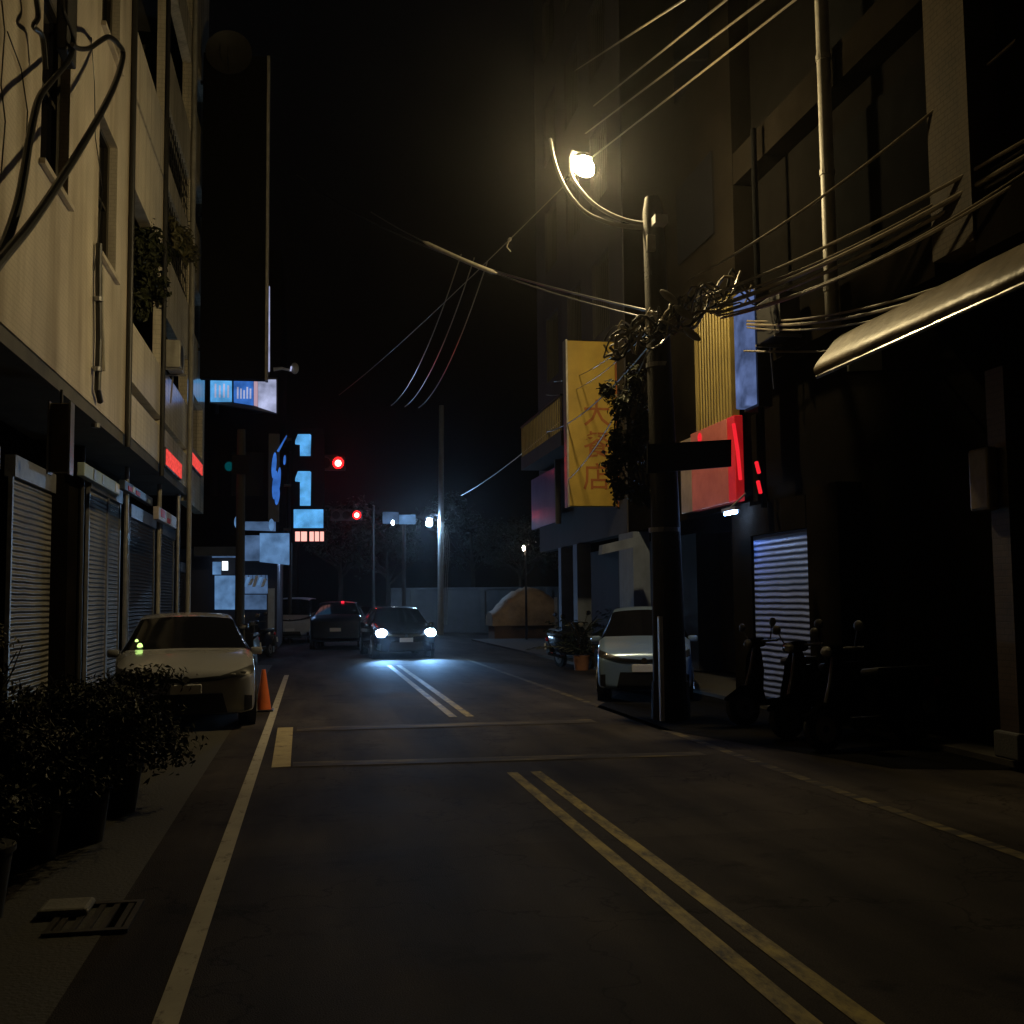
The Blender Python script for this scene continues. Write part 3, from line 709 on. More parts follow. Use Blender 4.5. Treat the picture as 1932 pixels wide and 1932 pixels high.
def aircon(label, loc, mat, dirx):
    t = thing('air_conditioner', label, 'air conditioner', loc, 0, 'air conditioners on the house fronts')
    MB().box((-.15, -.4, 0), (.15, .4, .58), bev=.02).build('case', m[mat], t, world=False)
    g_ = MB().cyl((dirx*.151, -.1, .29), (dirx*.16, -.1, .29), .23, n=24); g_.build('fan_guard', m['dark_steel'], t, world=False)
    MB().box((-.2, -.34, -.04), (.2, -.3, -.004)).box((-.2, .3, -.04), (.2, .34, -.004)).build('bracket', m['galv'], t, world=False)
    MB().tube([(0, .41, .1), (-.1*dirx, .5, 0), (-.14*dirx, .5, -.6)], .02, 6).build('hose', m['pvc'] if dirx > 0 else m['rubber'], t, world=False)
p = P(330, 700, X=XW+.2); aircon('dusty air conditioner on the narrow barred house', (XW+.2, p.y, p.z), 'pvc', 1)
p = P(1465, 640, X=XR-.2); aircon('dim air conditioner on the dark house beside the pale downpipe', (XR-.17, p.y, p.z), 'dark_steel', -1)

# big black projecting sign, seen from its dark side
ys = P(376, 400, X=XW).y
s0, s1 = P(377, 98, Y=ys), P(503, 716, Y=ys)
S = thing('blade_sign', 'tall black blade sign standing out from the corner house, unlit', 'sign', ((s0.x+s1.x)/2, ys, s1.z))
MB().box((XW+.06, ys, s1.z), (s1.x-.05, ys+.32, s0.z), bev=.01).build('face', m['black'], S)
MB().box((s1.x-.048, ys-.04, s1.z-.02), (s1.x+.03, ys+.34, s0.z+.03), bev=.012).build('edge_trim', m['pvc'], S)
br_ = MB()
for z in (s1.z+.8, (s0.z+s1.z)/2, s0.z-.8): br_.box((XW-.02, ys+.1, z-.04), (XW+.058, ys+.2, z+.04))
br_.build('bracket', m['dark_steel'], S)
dc = P(432, 100, Y=ys-.35)
dsh = thing('satellite_dish', 'dim round satellite dish at the top of the black sign', 'dish', (dc.x, dc.y, s0.z))
rings = []
for k in range(7):
    a = k/6*.62
    rings.append([dc+Vector((math.cos(2*PI*j/28)*a, -.16*(a/.62)**2+.1, math.sin(2*PI*j/28)*a)) for j in range(28)] if k else [dc+Vector((math.cos(2*PI*j/28)*.01, .1, math.sin(2*PI*j/28)*.01)) for j in range(28)])
back = [[p+Vector((0, .02, 0)) for p in r] for r in rings[::-1]]
MB().loft(rings+back).build('bowl', m['dish'], dsh, smooth=True)
MB().tube([dc+Vector((0, -.06, -.55)), dc+Vector((0, -.5, -.35)), dc+Vector((0, -.52, -.1))], .015, 6).build('feed_arm', m['dark_steel'], dsh)
MB().cyl((dc.x, ys+.1, s0.z), (dc.x, ys+.1, dc.z), .03).cyl((dc.x, ys+.1, dc.z), (dc.x, dc.y+.1, dc.z), .03).build('mast', m['dark_steel'], dsh)

# ------------------------------------------------------------------ lit signs further down on the left
yL = 33.5
def quadbox(name, mat, parent, u0, u1, v0, v1, Y, t=.12, v0b=None, v1b=None, bev=0):
    """a sign panel across the street at depth Y; right-hand end may be higher or lower"""
    a, b = P(u0, v1, Y=Y), P(u1, v1b if v1b is not None else v1, Y=Y)
    c, d = P(u1, v0b if v0b is not None else v0, Y=Y), P(u0, v0, Y=Y)
    return MB().prism([a, b, c, d], (0, t, 0)).build(name, mat, parent)
LS = thing('lightbox_sign', 'lit blue and white box sign under the big black sign', 'sign', P(450, 770, Y=yL))
quadbox('blue_face', m['neon_blue'], LS, 397, 437, 716, 757, yL, v1b=757)
quadbox('deep_blue_face', m['neon_deep'], LS, 441, 478, 716, 758, yL-.01, v1b=764)
quadbox('pink_strip', m['neon_pink'], LS, 479, 486, 716, 764, yL-.01, v1b=766)
quadbox('white_face', m['neon_pale'], LS, 487, 521, 716, 767, yL-.01, v1b=778)
quadbox('case', m['dark_steel'], LS, 395, 523, 712, 760, yL+.12, t=.2, v1b=780)
mk = MB()
for k in range(4):
    a = P(405+k*8, 724+k % 2*3, Y=yL-.02); b = P(408+k*8, 750, Y=yL-.02)
    mk.box((a.x, yL-.022, b.z), (b.x, yL-.002, a.z))
for k in range(5):
    a = P(447+k*6, 730+k % 3*3, Y=yL-.03); b = P(450+k*6, 752, Y=yL-.03)
    mk.box((a.x, yL-.032, b.z), (b.x, yL-.012, a.z))
mk.build('lettering', m['neon_pale'], LS)
V = thing('banner_sign', 'narrow lit white banner edge rising behind the black sign', 'sign', P(505, 700, Y=yL+.8))
quadbox('face', m['neon_pale'], V, 496, 509, 540, 700, yL+.8)
quadbox('case', m['dark_steel'], V, 495, 508, 537, 706, yL+.925, t=.2)
FL = thing('floodlight', 'pale floodlight on an arm at the top of the lit box sign', 'lamp', P(520, 700, Y=yL+.4))
a, b = P(516, 697, Y=yL+.4), P(548, 699, Y=yL+.4)
MB().tube([a, a.lerp(b, .5)+Vector((0, 0, .05)), b], .06, 8, r1=.035).build('arm', m['pale_conc'], FL)
MB().sph(P(556, 695, Y=yL+.4), .16, sc=(.8, .6, 1.1)).build('head', m['pale_conc'], FL, smooth=True)
a = P(548, 700, Y=yL+.28); MB().cyl(a, a+Vector((.03, 0, .14)), .025).build('tube', m['neon_pale'], FL)

# dark building behind (left, past the corner) and its lit shop front
yE = 36.0
Eb = thing('corner_building', 'dark building past the black sign with dim blue lit shop front', 'building', (-5, yE+4, 0))
ex = P(528, 900, Y=yE).x
MB().box((-12, yE, 3.4), (ex, yE+9, 13)).build('wall', m['dark_wall'], Eb)
MB().box((-12, yE+1.2, .1), (ex-.1, yE+9, 3.395)).build('ground_floor_wall', m['purple_wall'], Eb)
for k in range(3):
    for j in range(2):
        MB().box((ex-2.9+j*1.4, yE-.03, 5+k*2.6), (ex-1.9+j*1.4, yE+.03, 6.4+k*2.6)).build('window', m['glass'], Eb)
q = quadbox('light_panel', m['panel_dim'], Eb, 400, 452, 1005, 1052, yE+.9, t=.08)
q = quadbox('light_panel', m['panel_blue'], Eb, 490, 546, 1006, 1060, yE-.5, t=.1, v1b=1066)
q = quadbox('light_panel', m['panel_dim'], Eb, 462, 490, 1010, 1058, yE-.45, t=.1)
q = quadbox('shop_screen', m['white_on'], Eb, 419, 430, 1059, 1076, yE+.7, t=.05)
q = quadbox('screen_side', m['panel_blue'], Eb, 401, 417, 1060, 1084, yE+.72, t=.05)
q = quadbox('window_panel', m['panel_blue'], Eb, 405, 450, 1086, 1150, yE+1.0, t=.05)
q = quadbox('window_panel', m['panel_dim'], Eb, 462, 505, 1085, 1120, yE+.9, t=.05)
for k in range(6):
    a = P(458+k*8, 1086+(k % 3)*3, Y=yE-.42); b = P(452+k*8, 1104+(k % 2)*3, Y=yE-.42)
    t = thing('hanging_banner', 'one of the short pale strips hanging under the far left shop canopy', 'banner', b, 0, 'pale strips under the far left canopy')
    MB().prism([a, a+Vector((.09, 0, 0)), b+Vector((.09, 0, 0)), b], (0, .015, 0)).build('cloth', m['panel_blue'] if k % 3 == 1 else m['plate'], t)
    MB().cyl(a+Vector((.045, .007, 0)), a+Vector((.045, .007, .12)), .008).build('cord', m['dark_steel'], t)
q = quadbox('pale_strip', m['panel_dim'], Eb, 462, 520, 984, 1000, yE-.1, t=.08, v1b=1002)
q = quadbox('wall_panel', m['panel_dim'], Eb, 456, 503, 1122, 1150, yE+.95, t=.05)
pp = P(512, 1110, Y=yE-.3)
MB().box((pp.x-.1, yE-.4, .1), (pp.x+.1, yE-.2, pp.z)).build('porch_post', m['pale_conc'], Eb)
ST = thing('tube_light', 'small added tube light at the corner of the far left shop that brightens the white van', 'lamp', (ex+.15, 39.5, 3.0))  # lamp added to brighten the front of the van
MB().cyl((ex+.15, 39.5, 3.0), (ex+.15, 40.1, 3.0), .025).build('tube', m['tube_on'], ST)  # tube of the added light that brightens the van
MB().box((ex-.02, 39.45, 3.03), (ex+.2, 40.15, 3.08)).build('fitting', m['galv'], ST)
MB().box((-3.6, yE-.36, 3.1), (ex+.3, yE-.002, 3.38)).build('canopy', m['concrete'], Eb)
for k, u in enumerate((447, 512)):
    c = P(u, 985+k*5, Y=yE-.62)
    dd = thing('round_lamp_sign', ['oval lit sign above the shop at the far left', 'oval greenish lit sign beside the blue number sign'][k], 'sign', c)
    MB().sph(c, .17, sc=(.5, .2, 1.1)).build('face', m['panel_blue'], dd)
    MB().cyl(c+Vector((0, .03, 0)), c+Vector((0, .3, 0)), .03).build('bracket', m['dark_steel'], dd)
tag(rebase(MB().sph(P(432, 880, Y=30), .14, sc=(.8, .5, .9)).build('cyan_lamp', m['cyan_on'])), 'dim cyan lamp beside the red lit tiles', 'lamp')
# string of blue neon at the edge of that building
NB = thing('neon_sign', 'curved blue neon strokes on the edge of the dark corner building', 'sign', P(520, 950, Y=yE-.3))
MB().tube([P(u, v, Y=yE-.3) for u, v in [(541, 822), (532, 838), (524, 852)]], .022, 6, r1=.04).build('glow_tube', m['neon_deep'], NB)
for (u, v, a, b) in ((517, 878, .075, .42), (519, 915, .09, .46), (526, 905, .06, .4), (523, 935, .08, .3), (537, 868, .04, .16)):
    MB().sph(P(u, v, Y=yE-.3), 1, Euler((0, R(4), 0)).to_matrix().to_4x4(), sc=(a, .06, b)).build('neon_lamp', m['neon_deep'], NB, smooth=True)
MB().box((ex-.35, yE-.2, P(520, 985, Y=yE).z), (ex-.02, yE-.01, P(520, 820, Y=yE).z)).build('backing', m['dark_steel'], NB)
# the number sign 1 / 1 / panel / red board
yN = 41.0
NS = thing('number_sign', 'tall dark sign with lit blue numerals above a blue panel and red board', 'sign', (P(580, 1000, Y=yN).x, yN, P(580, 1024, Y=yN).z))
a, b = P(549, 1024, Y=yN), P(613, 808, Y=yN)
MB().box((a.x, yN, a.z), (b.x, yN+.3, b.z), bev=.03).build('case', m['black'], NS)
def numeral(v0, v1):
    pts = [(566, v1), (586, v1), (587, v0+2), (585, v0), (562, v0), (557, v0+13), (557, v0+19), (566, v0+20)]
    MB().prism([P(u, v, Y=yN-.05) for u, v in pts], (0, .045, 0)).build('numeral', m['neon_blue'], NS)
numeral(819, 860); numeral(889, 954)
quadbox('blue_panel', m['neon_blue'], NS, 554, 610, 961, 996, yN-.05, t=.045)
for (u0, u1) in ((557, 566), (568, 579), (584, 592), (594, 602), (604, 611)):
    quadbox('red_board', m['led_red'], NS, u0, u1, 1003, 1021, yN-.05, t=.045)
for z in (a.z+.5, (a.z+b.z)/2, b.z-.4): MB().box((ex-.02, yN+.1, z-.04), (a.x-.003, yN+.2, z+.04)).build('bracket', m['dark_steel'], NS)
# dark utility pole in front of the far-left shop
pz = P(452, 1180, Y=30)
up_ = thing('utility_pole', 'dark thin utility pole in front of the far left shop', 'pole', (pz.x, 30, .1))
MB().cyl((pz.x, 30, .1), (pz.x, 30, 6.2), .13, .11).build('shaft', m['pole'], up_)
MB().box((pz.x-.22, 29.8, 5.0), (pz.x+.22, 29.86, 5.5)).build('crossarm', m['black'], up_)
# ------------------------------------------------------------------ right side
rb0, rb1, rb2, rb3 = 3.0, P(1392, 800, X=XR).y, P(1180, 800, X=XR).y, P(1012, 500, X=XR).y
# R1: dark near house with one tiled pier and a pale downpipe
R1 = thing('dark_house', 'unlit dark house on the right with one pale tiled pier and a long tan awning', 'house', (XR+4, 9, 0))
tp0, tp1 = P(1830, 300, X=XR).y, P(1752, 300, X=XR).y
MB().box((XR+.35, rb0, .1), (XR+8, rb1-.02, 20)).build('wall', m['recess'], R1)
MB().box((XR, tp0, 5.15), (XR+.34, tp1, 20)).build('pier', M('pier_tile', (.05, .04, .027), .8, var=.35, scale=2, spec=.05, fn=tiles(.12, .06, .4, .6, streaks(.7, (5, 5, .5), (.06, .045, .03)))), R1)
sl_ = MB()
for k in range(5): sl_.box((XR+.02, rb0, 5.0+k*3.1), (XR+.345, tp0-.003, 5.5+k*3.1)).box((XR+.02, tp1+.003, 5.0+k*3.1), (XR+.345, rb1-.03, 5.5+k*3.1))
sl_.build('floor_band', m['dark_wall'], R1)
for k in range(4):
    for (a, b) in ((tp1+.4, 13.4), (rb0+.5, tp0-.4)):
        MB().box((XR+.3, a, 5.8+k*3.1), (XR+.348, b, 7.7+k*3.1)).build('window', m['matt_glass'], R1)
p = P(1560, 300, X=XR-.1)
dpz = P(1566, 604, X=XR-.1).z
DP = thing('downpipe', 'tall pale downpipe on the dark right-hand house', 'pipe', (XR-.1, p.y, dpz))
MB().cyl((XR-.1, p.y, dpz), (XR-.1, p.y, 17), .085, n=16).build('pipe', m['pvc'], DP, smooth=True)
for k in range(5): MB().cyl((XR-.1, p.y, dpz+.35+k*1.5), (XR-.1, p.y, dpz+.42+k*1.5), .097, n=16).build('collar', m['pvc'], DP)
# the rolled tan awning
aw0, aw1 = P(1542, 706, X=5.5), P(1932, 556, X=5.5)
atop = P(1545, 655, X=5.5)
AW = thing('awning', 'long tan canvas awning with rounded front along the dark house', 'awning', (5.9, 8, 4))
ya = aw0.y; zb = aw0.z; zt = atop.z
at2 = P(1548, 652, X=5.82)
prof = [(5.50, zb), (5.475, zb+.03), (5.475, zb+.07), (5.50, zb+.12), (5.56, zb+.20), (5.64, zb+(at2.z-zb)*.62), (5.73, zb+(at2.z-zb)*.86), (5.82, at2.z), (XR+.3, at2.z+.26), (XR+.3, at2.z+.20), (5.84, at2.z-.05), (5.7, zb+(at2.z-zb)*.6), (5.56, zb+.1), (5.53, zb+.01)]
rings = []
nr = 26
for i in range(nr+1):
    y = 3.0+(ya-3.0)*i/nr
    w = .012*math.sin(i*1.9)+.008*math.sin(i*4.3)
    rings.append([Vector((x+w, y, z+w*.7)) for x, z in prof])
MB().loft(rings).build('canvas', m['awning'], AW, smooth=True)
MB().tube([(5.5, 3, zb-.03), (5.5, ya, zb-.03)], .022, 8).build('front_bar', m['steel'], AW)
for y in (5.5, 8.3, 11.2): MB().tube([(5.52, y, zb-.03), (XR+.33, y, zb+.05)], .018, 6).build('arm', m['dark_steel'], AW)
g0, g1 = P(1600, 640, Y=12.4), P(1770, 706, Y=12.4)
tag(rebase(MB().box((g0.x, 12.4, g1.z), (g1.x, 12.46, g0.z), bev=.01).build('wind_board', m['green_sheet'])), 'dim pale green board hanging under the tan awning', 'board')
# ground floor: pier at far right, shutter
pr = P(1880, 1000, X=XR-.1); pr2 = P(1915, 1000, X=XR-.1)
PR = thing('arcade_pier', 'dim reddish pier at the far right edge', 'pillar', (XR, pr2.y, .1))
MB().box((XR-.15, pr2.y, .1), (XR+.25, pr.y, 3.75)).build('shaft', M('red_brown_tile', (.045, .03, .022), .5, var=.3, fn=tiles(.12, .06, .3, .6)), PR)
MB().box((XR-.2, pr2.y-.05, .1), (XR+.28, pr.y+.05, .35), bev=.02).build('base', m['concrete'], PR)
lb = P(1858, 905, X=XR-.2)
tag(rebase(MB().box((XR-.27, lb.y-.16, lb.z-.3), (XR-.155, lb.y+.16, lb.z+.3), bev=.03).build('meter_box', m['awning'])), 'faint pale meter box beside the far right pier', 'meter box')
sh0, sh1 = P(1534, 1010, X=XR+.05).y, P(1427, 1010, X=XR+.05).y
shz = P(1427, 1012, X=XR+.05).z
SHW = thing('shuttered_shop', 'shuttered shop lit blue behind the black parked car', 'shop', (XR+.1, (sh0+sh1)/2, .1))
MB().box((XR, sh0, .1), (XR+.04, sh1, shz)).build('shutter', m['shutter_blue'], SHW)
MB().box((XR-.04, sh1+.004, .1), (XR+.3, sh1+.75, 3.05)).build('jamb', m['dark_wall'], SHW)
MB().box((XR-.04, sh0-.9, .1), (XR+.3, sh0-.004, 3.05)).build('jamb', m['dark_wall'], SHW)
MB().box((XR-.05, sh0, shz+.004), (XR+.3, sh1, shz+.45)).build('shutter_box', m['dark_wall'], SHW)
# R2: sign house
R2 = thing('sign_house', 'dark brown house covered in yellow and red shop signs', 'house', (XR+4, (rb1+rb2)/2, 0))
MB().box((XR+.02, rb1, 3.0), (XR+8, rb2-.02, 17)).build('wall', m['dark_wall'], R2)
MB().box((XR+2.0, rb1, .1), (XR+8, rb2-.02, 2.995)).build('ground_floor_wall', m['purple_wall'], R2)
for k in range(3): MB().box((XR-.02, rb1+.8, 7.6+k*3), (XR+.018, rb1+2.6, 9+k*3)).build('window', m['glass'], R2)
# long salmon shop sign
q0, q1 = P(1297, 970, X=XR-.05), P(1402, 944, X=XR-.05)
ztp = P(1400, 782, X=XR-.05).z
SG = thing('fascia_sign', 'salmon glossy shop fascia with painted red reflections behind the concrete pole', 'shop sign', (XR-.1, (q0.y+q1.y)/2, q0.z))
ym = q1.y+(q0.y-q1.y)*.12
yk = q0.y-(q0.y-q1.y)*.22
MB().box((XR-.16, ym+.003, q0.z), (XR-.02, yk-.004, ztp), bev=.01).build('panel', m['salmon'], SG)
MB().box((XR-.158, yk, q0.z), (XR-.02, q0.y, ztp-.05), bev=.01).build('pale_panel', m['pink_panel'], SG)
MB().box((XR-.16, q1.y, q0.z), (XR-.02, ym, ztp), bev=.01).build('red_gleam_panel', m['red_gleam'], SG)  # glowing red end paints a reflection on the acrylic
a = P(1384, 800, X=XR-.17); b = P(1397, 905, X=XR-.17)
MB().tube([a, a.lerp(b, .5)+Vector((0, -.03, 0)), b], .03, 8).build('glow_tube', m['red_streak_glow'], SG)  # glowing tube added as a red reflection streak
a = P(1320, 826, X=XR-.17)
MB().sph(a, .07, sc=(.4, 1, 1.2)).build('red_reflection_spot', m['red_streak_glow'], SG)  # glowing spot, another painted red reflection
RS = thing('reflection_strip', 'narrow dark strip with two glowing red strokes standing for reflections right of the salmon fascia', 'sign', P(1428, 950, X=XR-.15))
a, b = P(1426, 850, X=XR-.2), P(1438, 945, X=XR-.2)
MB().box((XR-.26, b.y, b.z), (XR-.205, a.y, a.z+.5)).build('backing', m['dark_wall'], RS)
for (u0, v0, u1, v1) in ((1427, 872, 1432, 892), (1430, 908, 1435, 930)):  # two glowing strokes paint red reflections
    MB().tube([P(u0, v0, X=XR-.29), P(u1, v1, X=XR-.29)], .028, 8).build('glow_tube', m['red_streak_glow'], RS)
# yellow ribbed sheet, blue lightbox
q0, q1 = P(1322, 800, X=XR-.08), P(1384, 775, X=XR-.08)
qz = P(1384, 548, X=XR-.08).z
YS = thing('yellow_cladding_panel', 'ribbed yellow cladding panel above the salmon fascia', 'panel', (XR-.08, (q0.y+q1.y)/2, q0.z))
MB().box((XR-.1, q1.y, ztp+.02), (XR+.016, q0.y, qz)).build('sheet', m['yellow_slat'], YS)
MB().box((XR-.13, q0.y+.003, ztp+.02), (XR+.016, q0.y+.08, qz)).build('edge_trim', m['rail'], YS)
q0, q1 = P(1386, 700, X=6.15), P(1409, 700, X=6.15)
BX = thing('vertical_lightbox', 'narrow vertical blue lightbox right of the yellow panel', 'sign', (6.2, q1.y, 4.5))
zz0, zz1 = P(1405, 765, X=6.15).z, P(1400, 548, X=6.15).z
MB().box((6.15, q1.y, zz0), (6.3, q0.y, zz1), bev=.02).build('face', m['box_blue'], BX)
MB().box((6.302, q1.y-.03, zz0-.03), (XR+.015, q0.y+.03, zz1+.03)).build('case', m['dark_steel'], BX)
p = P(1437, 800, X=XR-.12)
tag(rebase(MB().cyl((XR-.12, p.y, 2.9), (XR-.12, p.y, 8.5), .045).build('downpipe', m['matt_glass'])), 'thin dark downpipe right of the blue lightbox', 'pipe')
# fluorescent fitting under the fascia
q = P(1388, 966, X=6.2)
FT = thing('tube_light', 'blue-white tube light under the salmon fascia', 'lamp', (6.2, q.y, q.z))
MB().cyl((6.2, q.y-.02, q.z), (6.2, q.y+.42, q.z), .022).build('tube', m['tube_on'], FT)
MB().box((6.16, q.y-.06, q.z+.03), (6.24, q.y+.48, q.z+.08)).build('fitting', m['galv'], FT)
MB().cyl((6.2, q.y+.2, q.z+.08), (6.45, q.y+.2, q.z+.3), .015).build('bracket', m['dark_steel'], FT)
# arcade pillars
for (u, w, lb) in ((1067, .22, 'slim pale pillar furthest down the right arcade'), (1097, .3, 'pale pillar second from the far end of the right arcade'), (1198, .75, 'broad pale pillar of the right arcade behind the half hidden silver car')):
    p = P(u, 1050, X=XR+.05)
    t = MB().box((XR-.1, p.y-w/2, .1), (XR+.25, p.y+w*.9, 2.98)).build('arcade_pillar', m['blue_lit_conc'])
    tag(rebase(t), lb, 'pillar', 'pillars of the right arcade')
wt0, wt1 = P(1135, 1030, Y=20.5), P(1208, 1012, Y=20.5)
tag(rebase(MB().prism([P(1135, 1046, Y=20.5), P(1206, 1030, Y=20.5), P(1206, 1012, Y=20.5), P(1137, 1028, Y=20.5)], (0, .25, 0)).build('shop_sign', m['blue_lit_conc'])), 'small pale hanging sign below the yellow sign', 'shop sign')
# yellow blade sign with red characters
yY = P(1165, 800, X=XR).y
y0_, y1_ = P(1070, 642, Y=yY), P(1165, 955, Y=yY)
YB = thing('blade_sign', 'tall yellow blade sign with faded red characters', 'sign', ((y0_.x+y1_.x)/2, yY, y1_.z))
MB().box((y0_.x, yY, y1_.z), (y1_.x, yY+.25, y0_.z), bev=.015).build('face', m['yellow_sign'], YB)
MB().box((y0_.x-.04, yY-.02, y1_.z-.02), (y0_.x-.002, yY+.27, y0_.z+.02)).build('edge_trim', m['steel'], YB)
MB().box((y1_.x+.002, yY-.02, y1_.z-.02), (y1_.x+.03, yY+.27, y0_.z+.02)).build('edge_trim', m['red_text'], YB)
for ch, v in (('大', 783), ('餐', 843), ('店', 903)):
    text(ch, .62, m['red_text'], YB, P(1126, v, Y=yY-.006), (PI/2, 0, 0), 'character', ext=.004, bold=.004)
# R3: tall mauve block at the corner
R3 = thing('apartment_block', 'tall mauve apartment block at the far right corner with barred windows', 'building', (XR+4, (rb2+rb3)/2, 0))
wall_holes(MB(), XR, .3, rb2, rb3, 3.0, 24, [(rb2+1.1+j*2.6, rb2+2.6+j*2.6, 4.6+k*3.1, 6.4+k*3.1) for j in range(3) for k in range(6)]).build('wall', m['purple_wall'], R3)
MB().box((XR+.302, rb2, 3.0), (XR+8, rb3, 24)).build('core', m['recess'], R3)
MB().box((XR+1.5, rb2, .1), (XR+8, rb3, 2.995)).build('ground_floor_wall', m['purple_wall'], R3)
for j in range(3):
    for k in range(6):
        y = rb2+1.1+j*2.6; z = 4.6+k*3.1
        w = MB().box((XR+.2, y+.002, z+.002), (XR+.25, y+1.498, z+1.798)).build('window', m['glass'], R3)
        bars = MB()
        for i in range(9): bars.box((XR+.05, y+.06+i*.165, z+.002), (XR+.07, y+.08+i*.165, z+1.798))
        bars.build('window_bars', m['dark_steel'], w)
# railing balcony beyond the yellow sign
by0, by1 = P(1058, 800, X=XR-.8).y, P(983, 850, X=XR-.8).y
bz0, bz1 = P(1058, 812, X=XR-.8).z, P(1058, 742, X=XR-.8).z
BA = thing('balcony', 'balcony with upright bars beyond the yellow blade sign', 'balcony', (XR-.4, (by0+by1)/2, bz0))
MB().box((XR-.8, by0, bz0-.35), (XR-.01, by1, bz0)).build('slab', m['purple_wall'], BA)
rl = MB()
for i in range(26):
    y = by0+.03+i*(by1-by0-.1)/25
    rl.box((XR-.79, y, bz0), (XR-.765, y+.03, bz1-.04))
rl.build('bars', m['rail'], BA)
MB().box((XR-.81, by0, bz1-.04), (XR-.74, by1, bz1)).build('handrail', m['dark_steel'], BA)
q0, q1 = P(1053, 985, X=XR-.3), P(1007, 995, X=XR-.3)
MP = thing('side_sign', 'glossy mauve sign panel below the barred balcony', 'sign', (XR-.3, (q0.y+q1.y)/2, q0.z))
MB().box((XR-.36, q0.y, q0.z), (XR-.26, q1.y, P(1053, 880, X=XR-.3).z), bev=.01).build('panel', m['mauve_panel'], MP)
MB().box((XR-.38, q0.y-.1, q0.z-.05), (XR-.24, q0.y-.004, P(1053, 835, X=XR-.3).z)).build('edge_trim', m['concrete'], MP)
MB().cyl((XR-.25, (q0.y+q1.y)/2, q0.z+.4), (XR+.01, (q0.y+q1.y)/2, q0.z+.4), .03).build('bracket', m['dark_steel'], MP)

# ------------------------------------------------------------------ concrete pole with the street lamp
pb_ = P(1266, 1356, Z=0)
px, py = pb_.x, pb_.y
PL = thing('concrete_pole', 'thick dark concrete pole hung with cables on the right kerb', 'pole', (px, py, 0))
ptop = P(1228, 372, Y=py).z
pt = P(1232, 400, Y=py)
MB().tube([(px, py, 0), (px-.02, py, 3), (pt.x, py, pt.z), (pt.x-.01, py, ptop)], .235, 18, r1=.10).build('shaft', m['pole'], PL, smooth=True)
MB().cyl((px, py, 0), (px, py, .5), .27, .25, n=18).build('base', m['pole'], PL)
s0_, s1_ = P(1226, 475, Y=py-.16), P(1226, 445, Y=py-.16)
MB().box((s0_.x-.05, py-.22, s0_.z), (s0_.x+.07, py-.15, s1_.z), bev=.01).build('number_plate', m['sleeve'], PL)
bands = MB()
for v in (440, 520, 600, 690, 1000): 
    c = P(1240, v, Y=py); bands.cyl((px+(pt.x-px)*c.z/pt.z, py, c.z-.03), (px+(pt.x-px)*c.z/pt.z, py, c.z+.03), .26-.018*c.z, n=18)
bands.build('steel_band', m['galv'], PL)
# black board on the pole
q0, q1 = P(1222, 832, Y=py-.3), P(1380, 888, Y=py-.3)
BB = thing('sign_board', 'black board fixed across the concrete pole, seen from its unlit back', 'sign', ((q0.x+q1.x)/2, py-.3, q1.z))
MB().prism([P(1222, 893, Y=py-.3), P(1380, 880, Y=py-.3), P(1380, 829, Y=py-.3), P(1222, 838, Y=py-.3)], (0, .05, 0)).build('panel', m['black'], BB)
for z in (q1.z+.12, q0.z-.1): MB().box((q0.x+.1, py-.25, z-.02), (q0.x+.7, py-.22, z+.02)).build('rail', m['dark_steel'], BB)
# pale strip up the pole foot
sp0, sp1 = P(1250, 1350, Y=py-.3), P(1246, 1163, Y=py-.3)
tag(rebase(MB().box((sp0.x-.03, py-.33, 0), (sp0.x+.025, py-.25, sp1.z), bev=.008).build('cable_guard', m['plate'])), 'pale narrow cable guard strip at the foot of the concrete pole', 'strip')
# street lamp on its curved bracket
lc = P(1099, 312, Y=py-.25)
SL = thing('street_lamp', 'glowing amber street lamp on curved brackets at the concrete pole', 'street lamp', P(1225, 428, Y=py-.1))
def PB(k, u, v): return P(u, v, Y=py-.05+1.0*k)
ob = [(1238, 428), (1195, 428), (1150, 421), (1105, 400), (1070, 360), (1048, 310), (1038, 262)]
ib = [(1238, 422), (1200, 420), (1160, 408), (1122, 386), (1095, 358), (1078, 330), (1076, 300)]
lc = PB(1, 1100, 313)
MB().tube(spl([PB(i/6, u, v) for i, (u, v) in enumerate(ob)], 8), .036, 10, r1=.022).build('outer_bracket', m['pale_conc'], SL, smooth=True)
MB().tube(spl([PB(i/6, u, v) for i, (u, v) in enumerate(ib)], 8), .032, 10, r1=.026).build('inner_bracket', m['pale_conc'], SL, smooth=True)
MB().sph(lc, .155, Euler((0, R(40), 0)).to_matrix().to_4x4(), u=16, v=10, sc=(1.22, .95, .86)).build('glowing_globe', m['lamp_on'], SL, smooth=True)
hood = []
for k in range(6):
    t = k/5; r_ = .02+.115*math.sin(t*PI/2)
    hood.append([lc+Vector((math.cos(2*PI*j/20)*r_, math.sin(2*PI*j/20)*r_, .115+.07*math.cos(t*PI/2)*1.05)) for j in range(20)])
hood += [[p-Vector((0, 0, .012)) for p in r] for r in hood[::-1]]
MB().loft(hood).build('hood', m['dark_steel'], SL, smooth=True)
MB().tube([PB(1, 1076, 300), PB(1, 1080, 286), lc+Vector((-.03, 0, .18))], .03, 8).build('holder', m['pale_conc'], SL)
MB().box((P(1226, 428, Y=py).x-.02, py-.32, P(1226, 434, Y=py).z), (P(1226, 428, Y=py).x+.16, py+.1, P(1226, 418, Y=py).z)).build('clamp', m['galv'], SL)
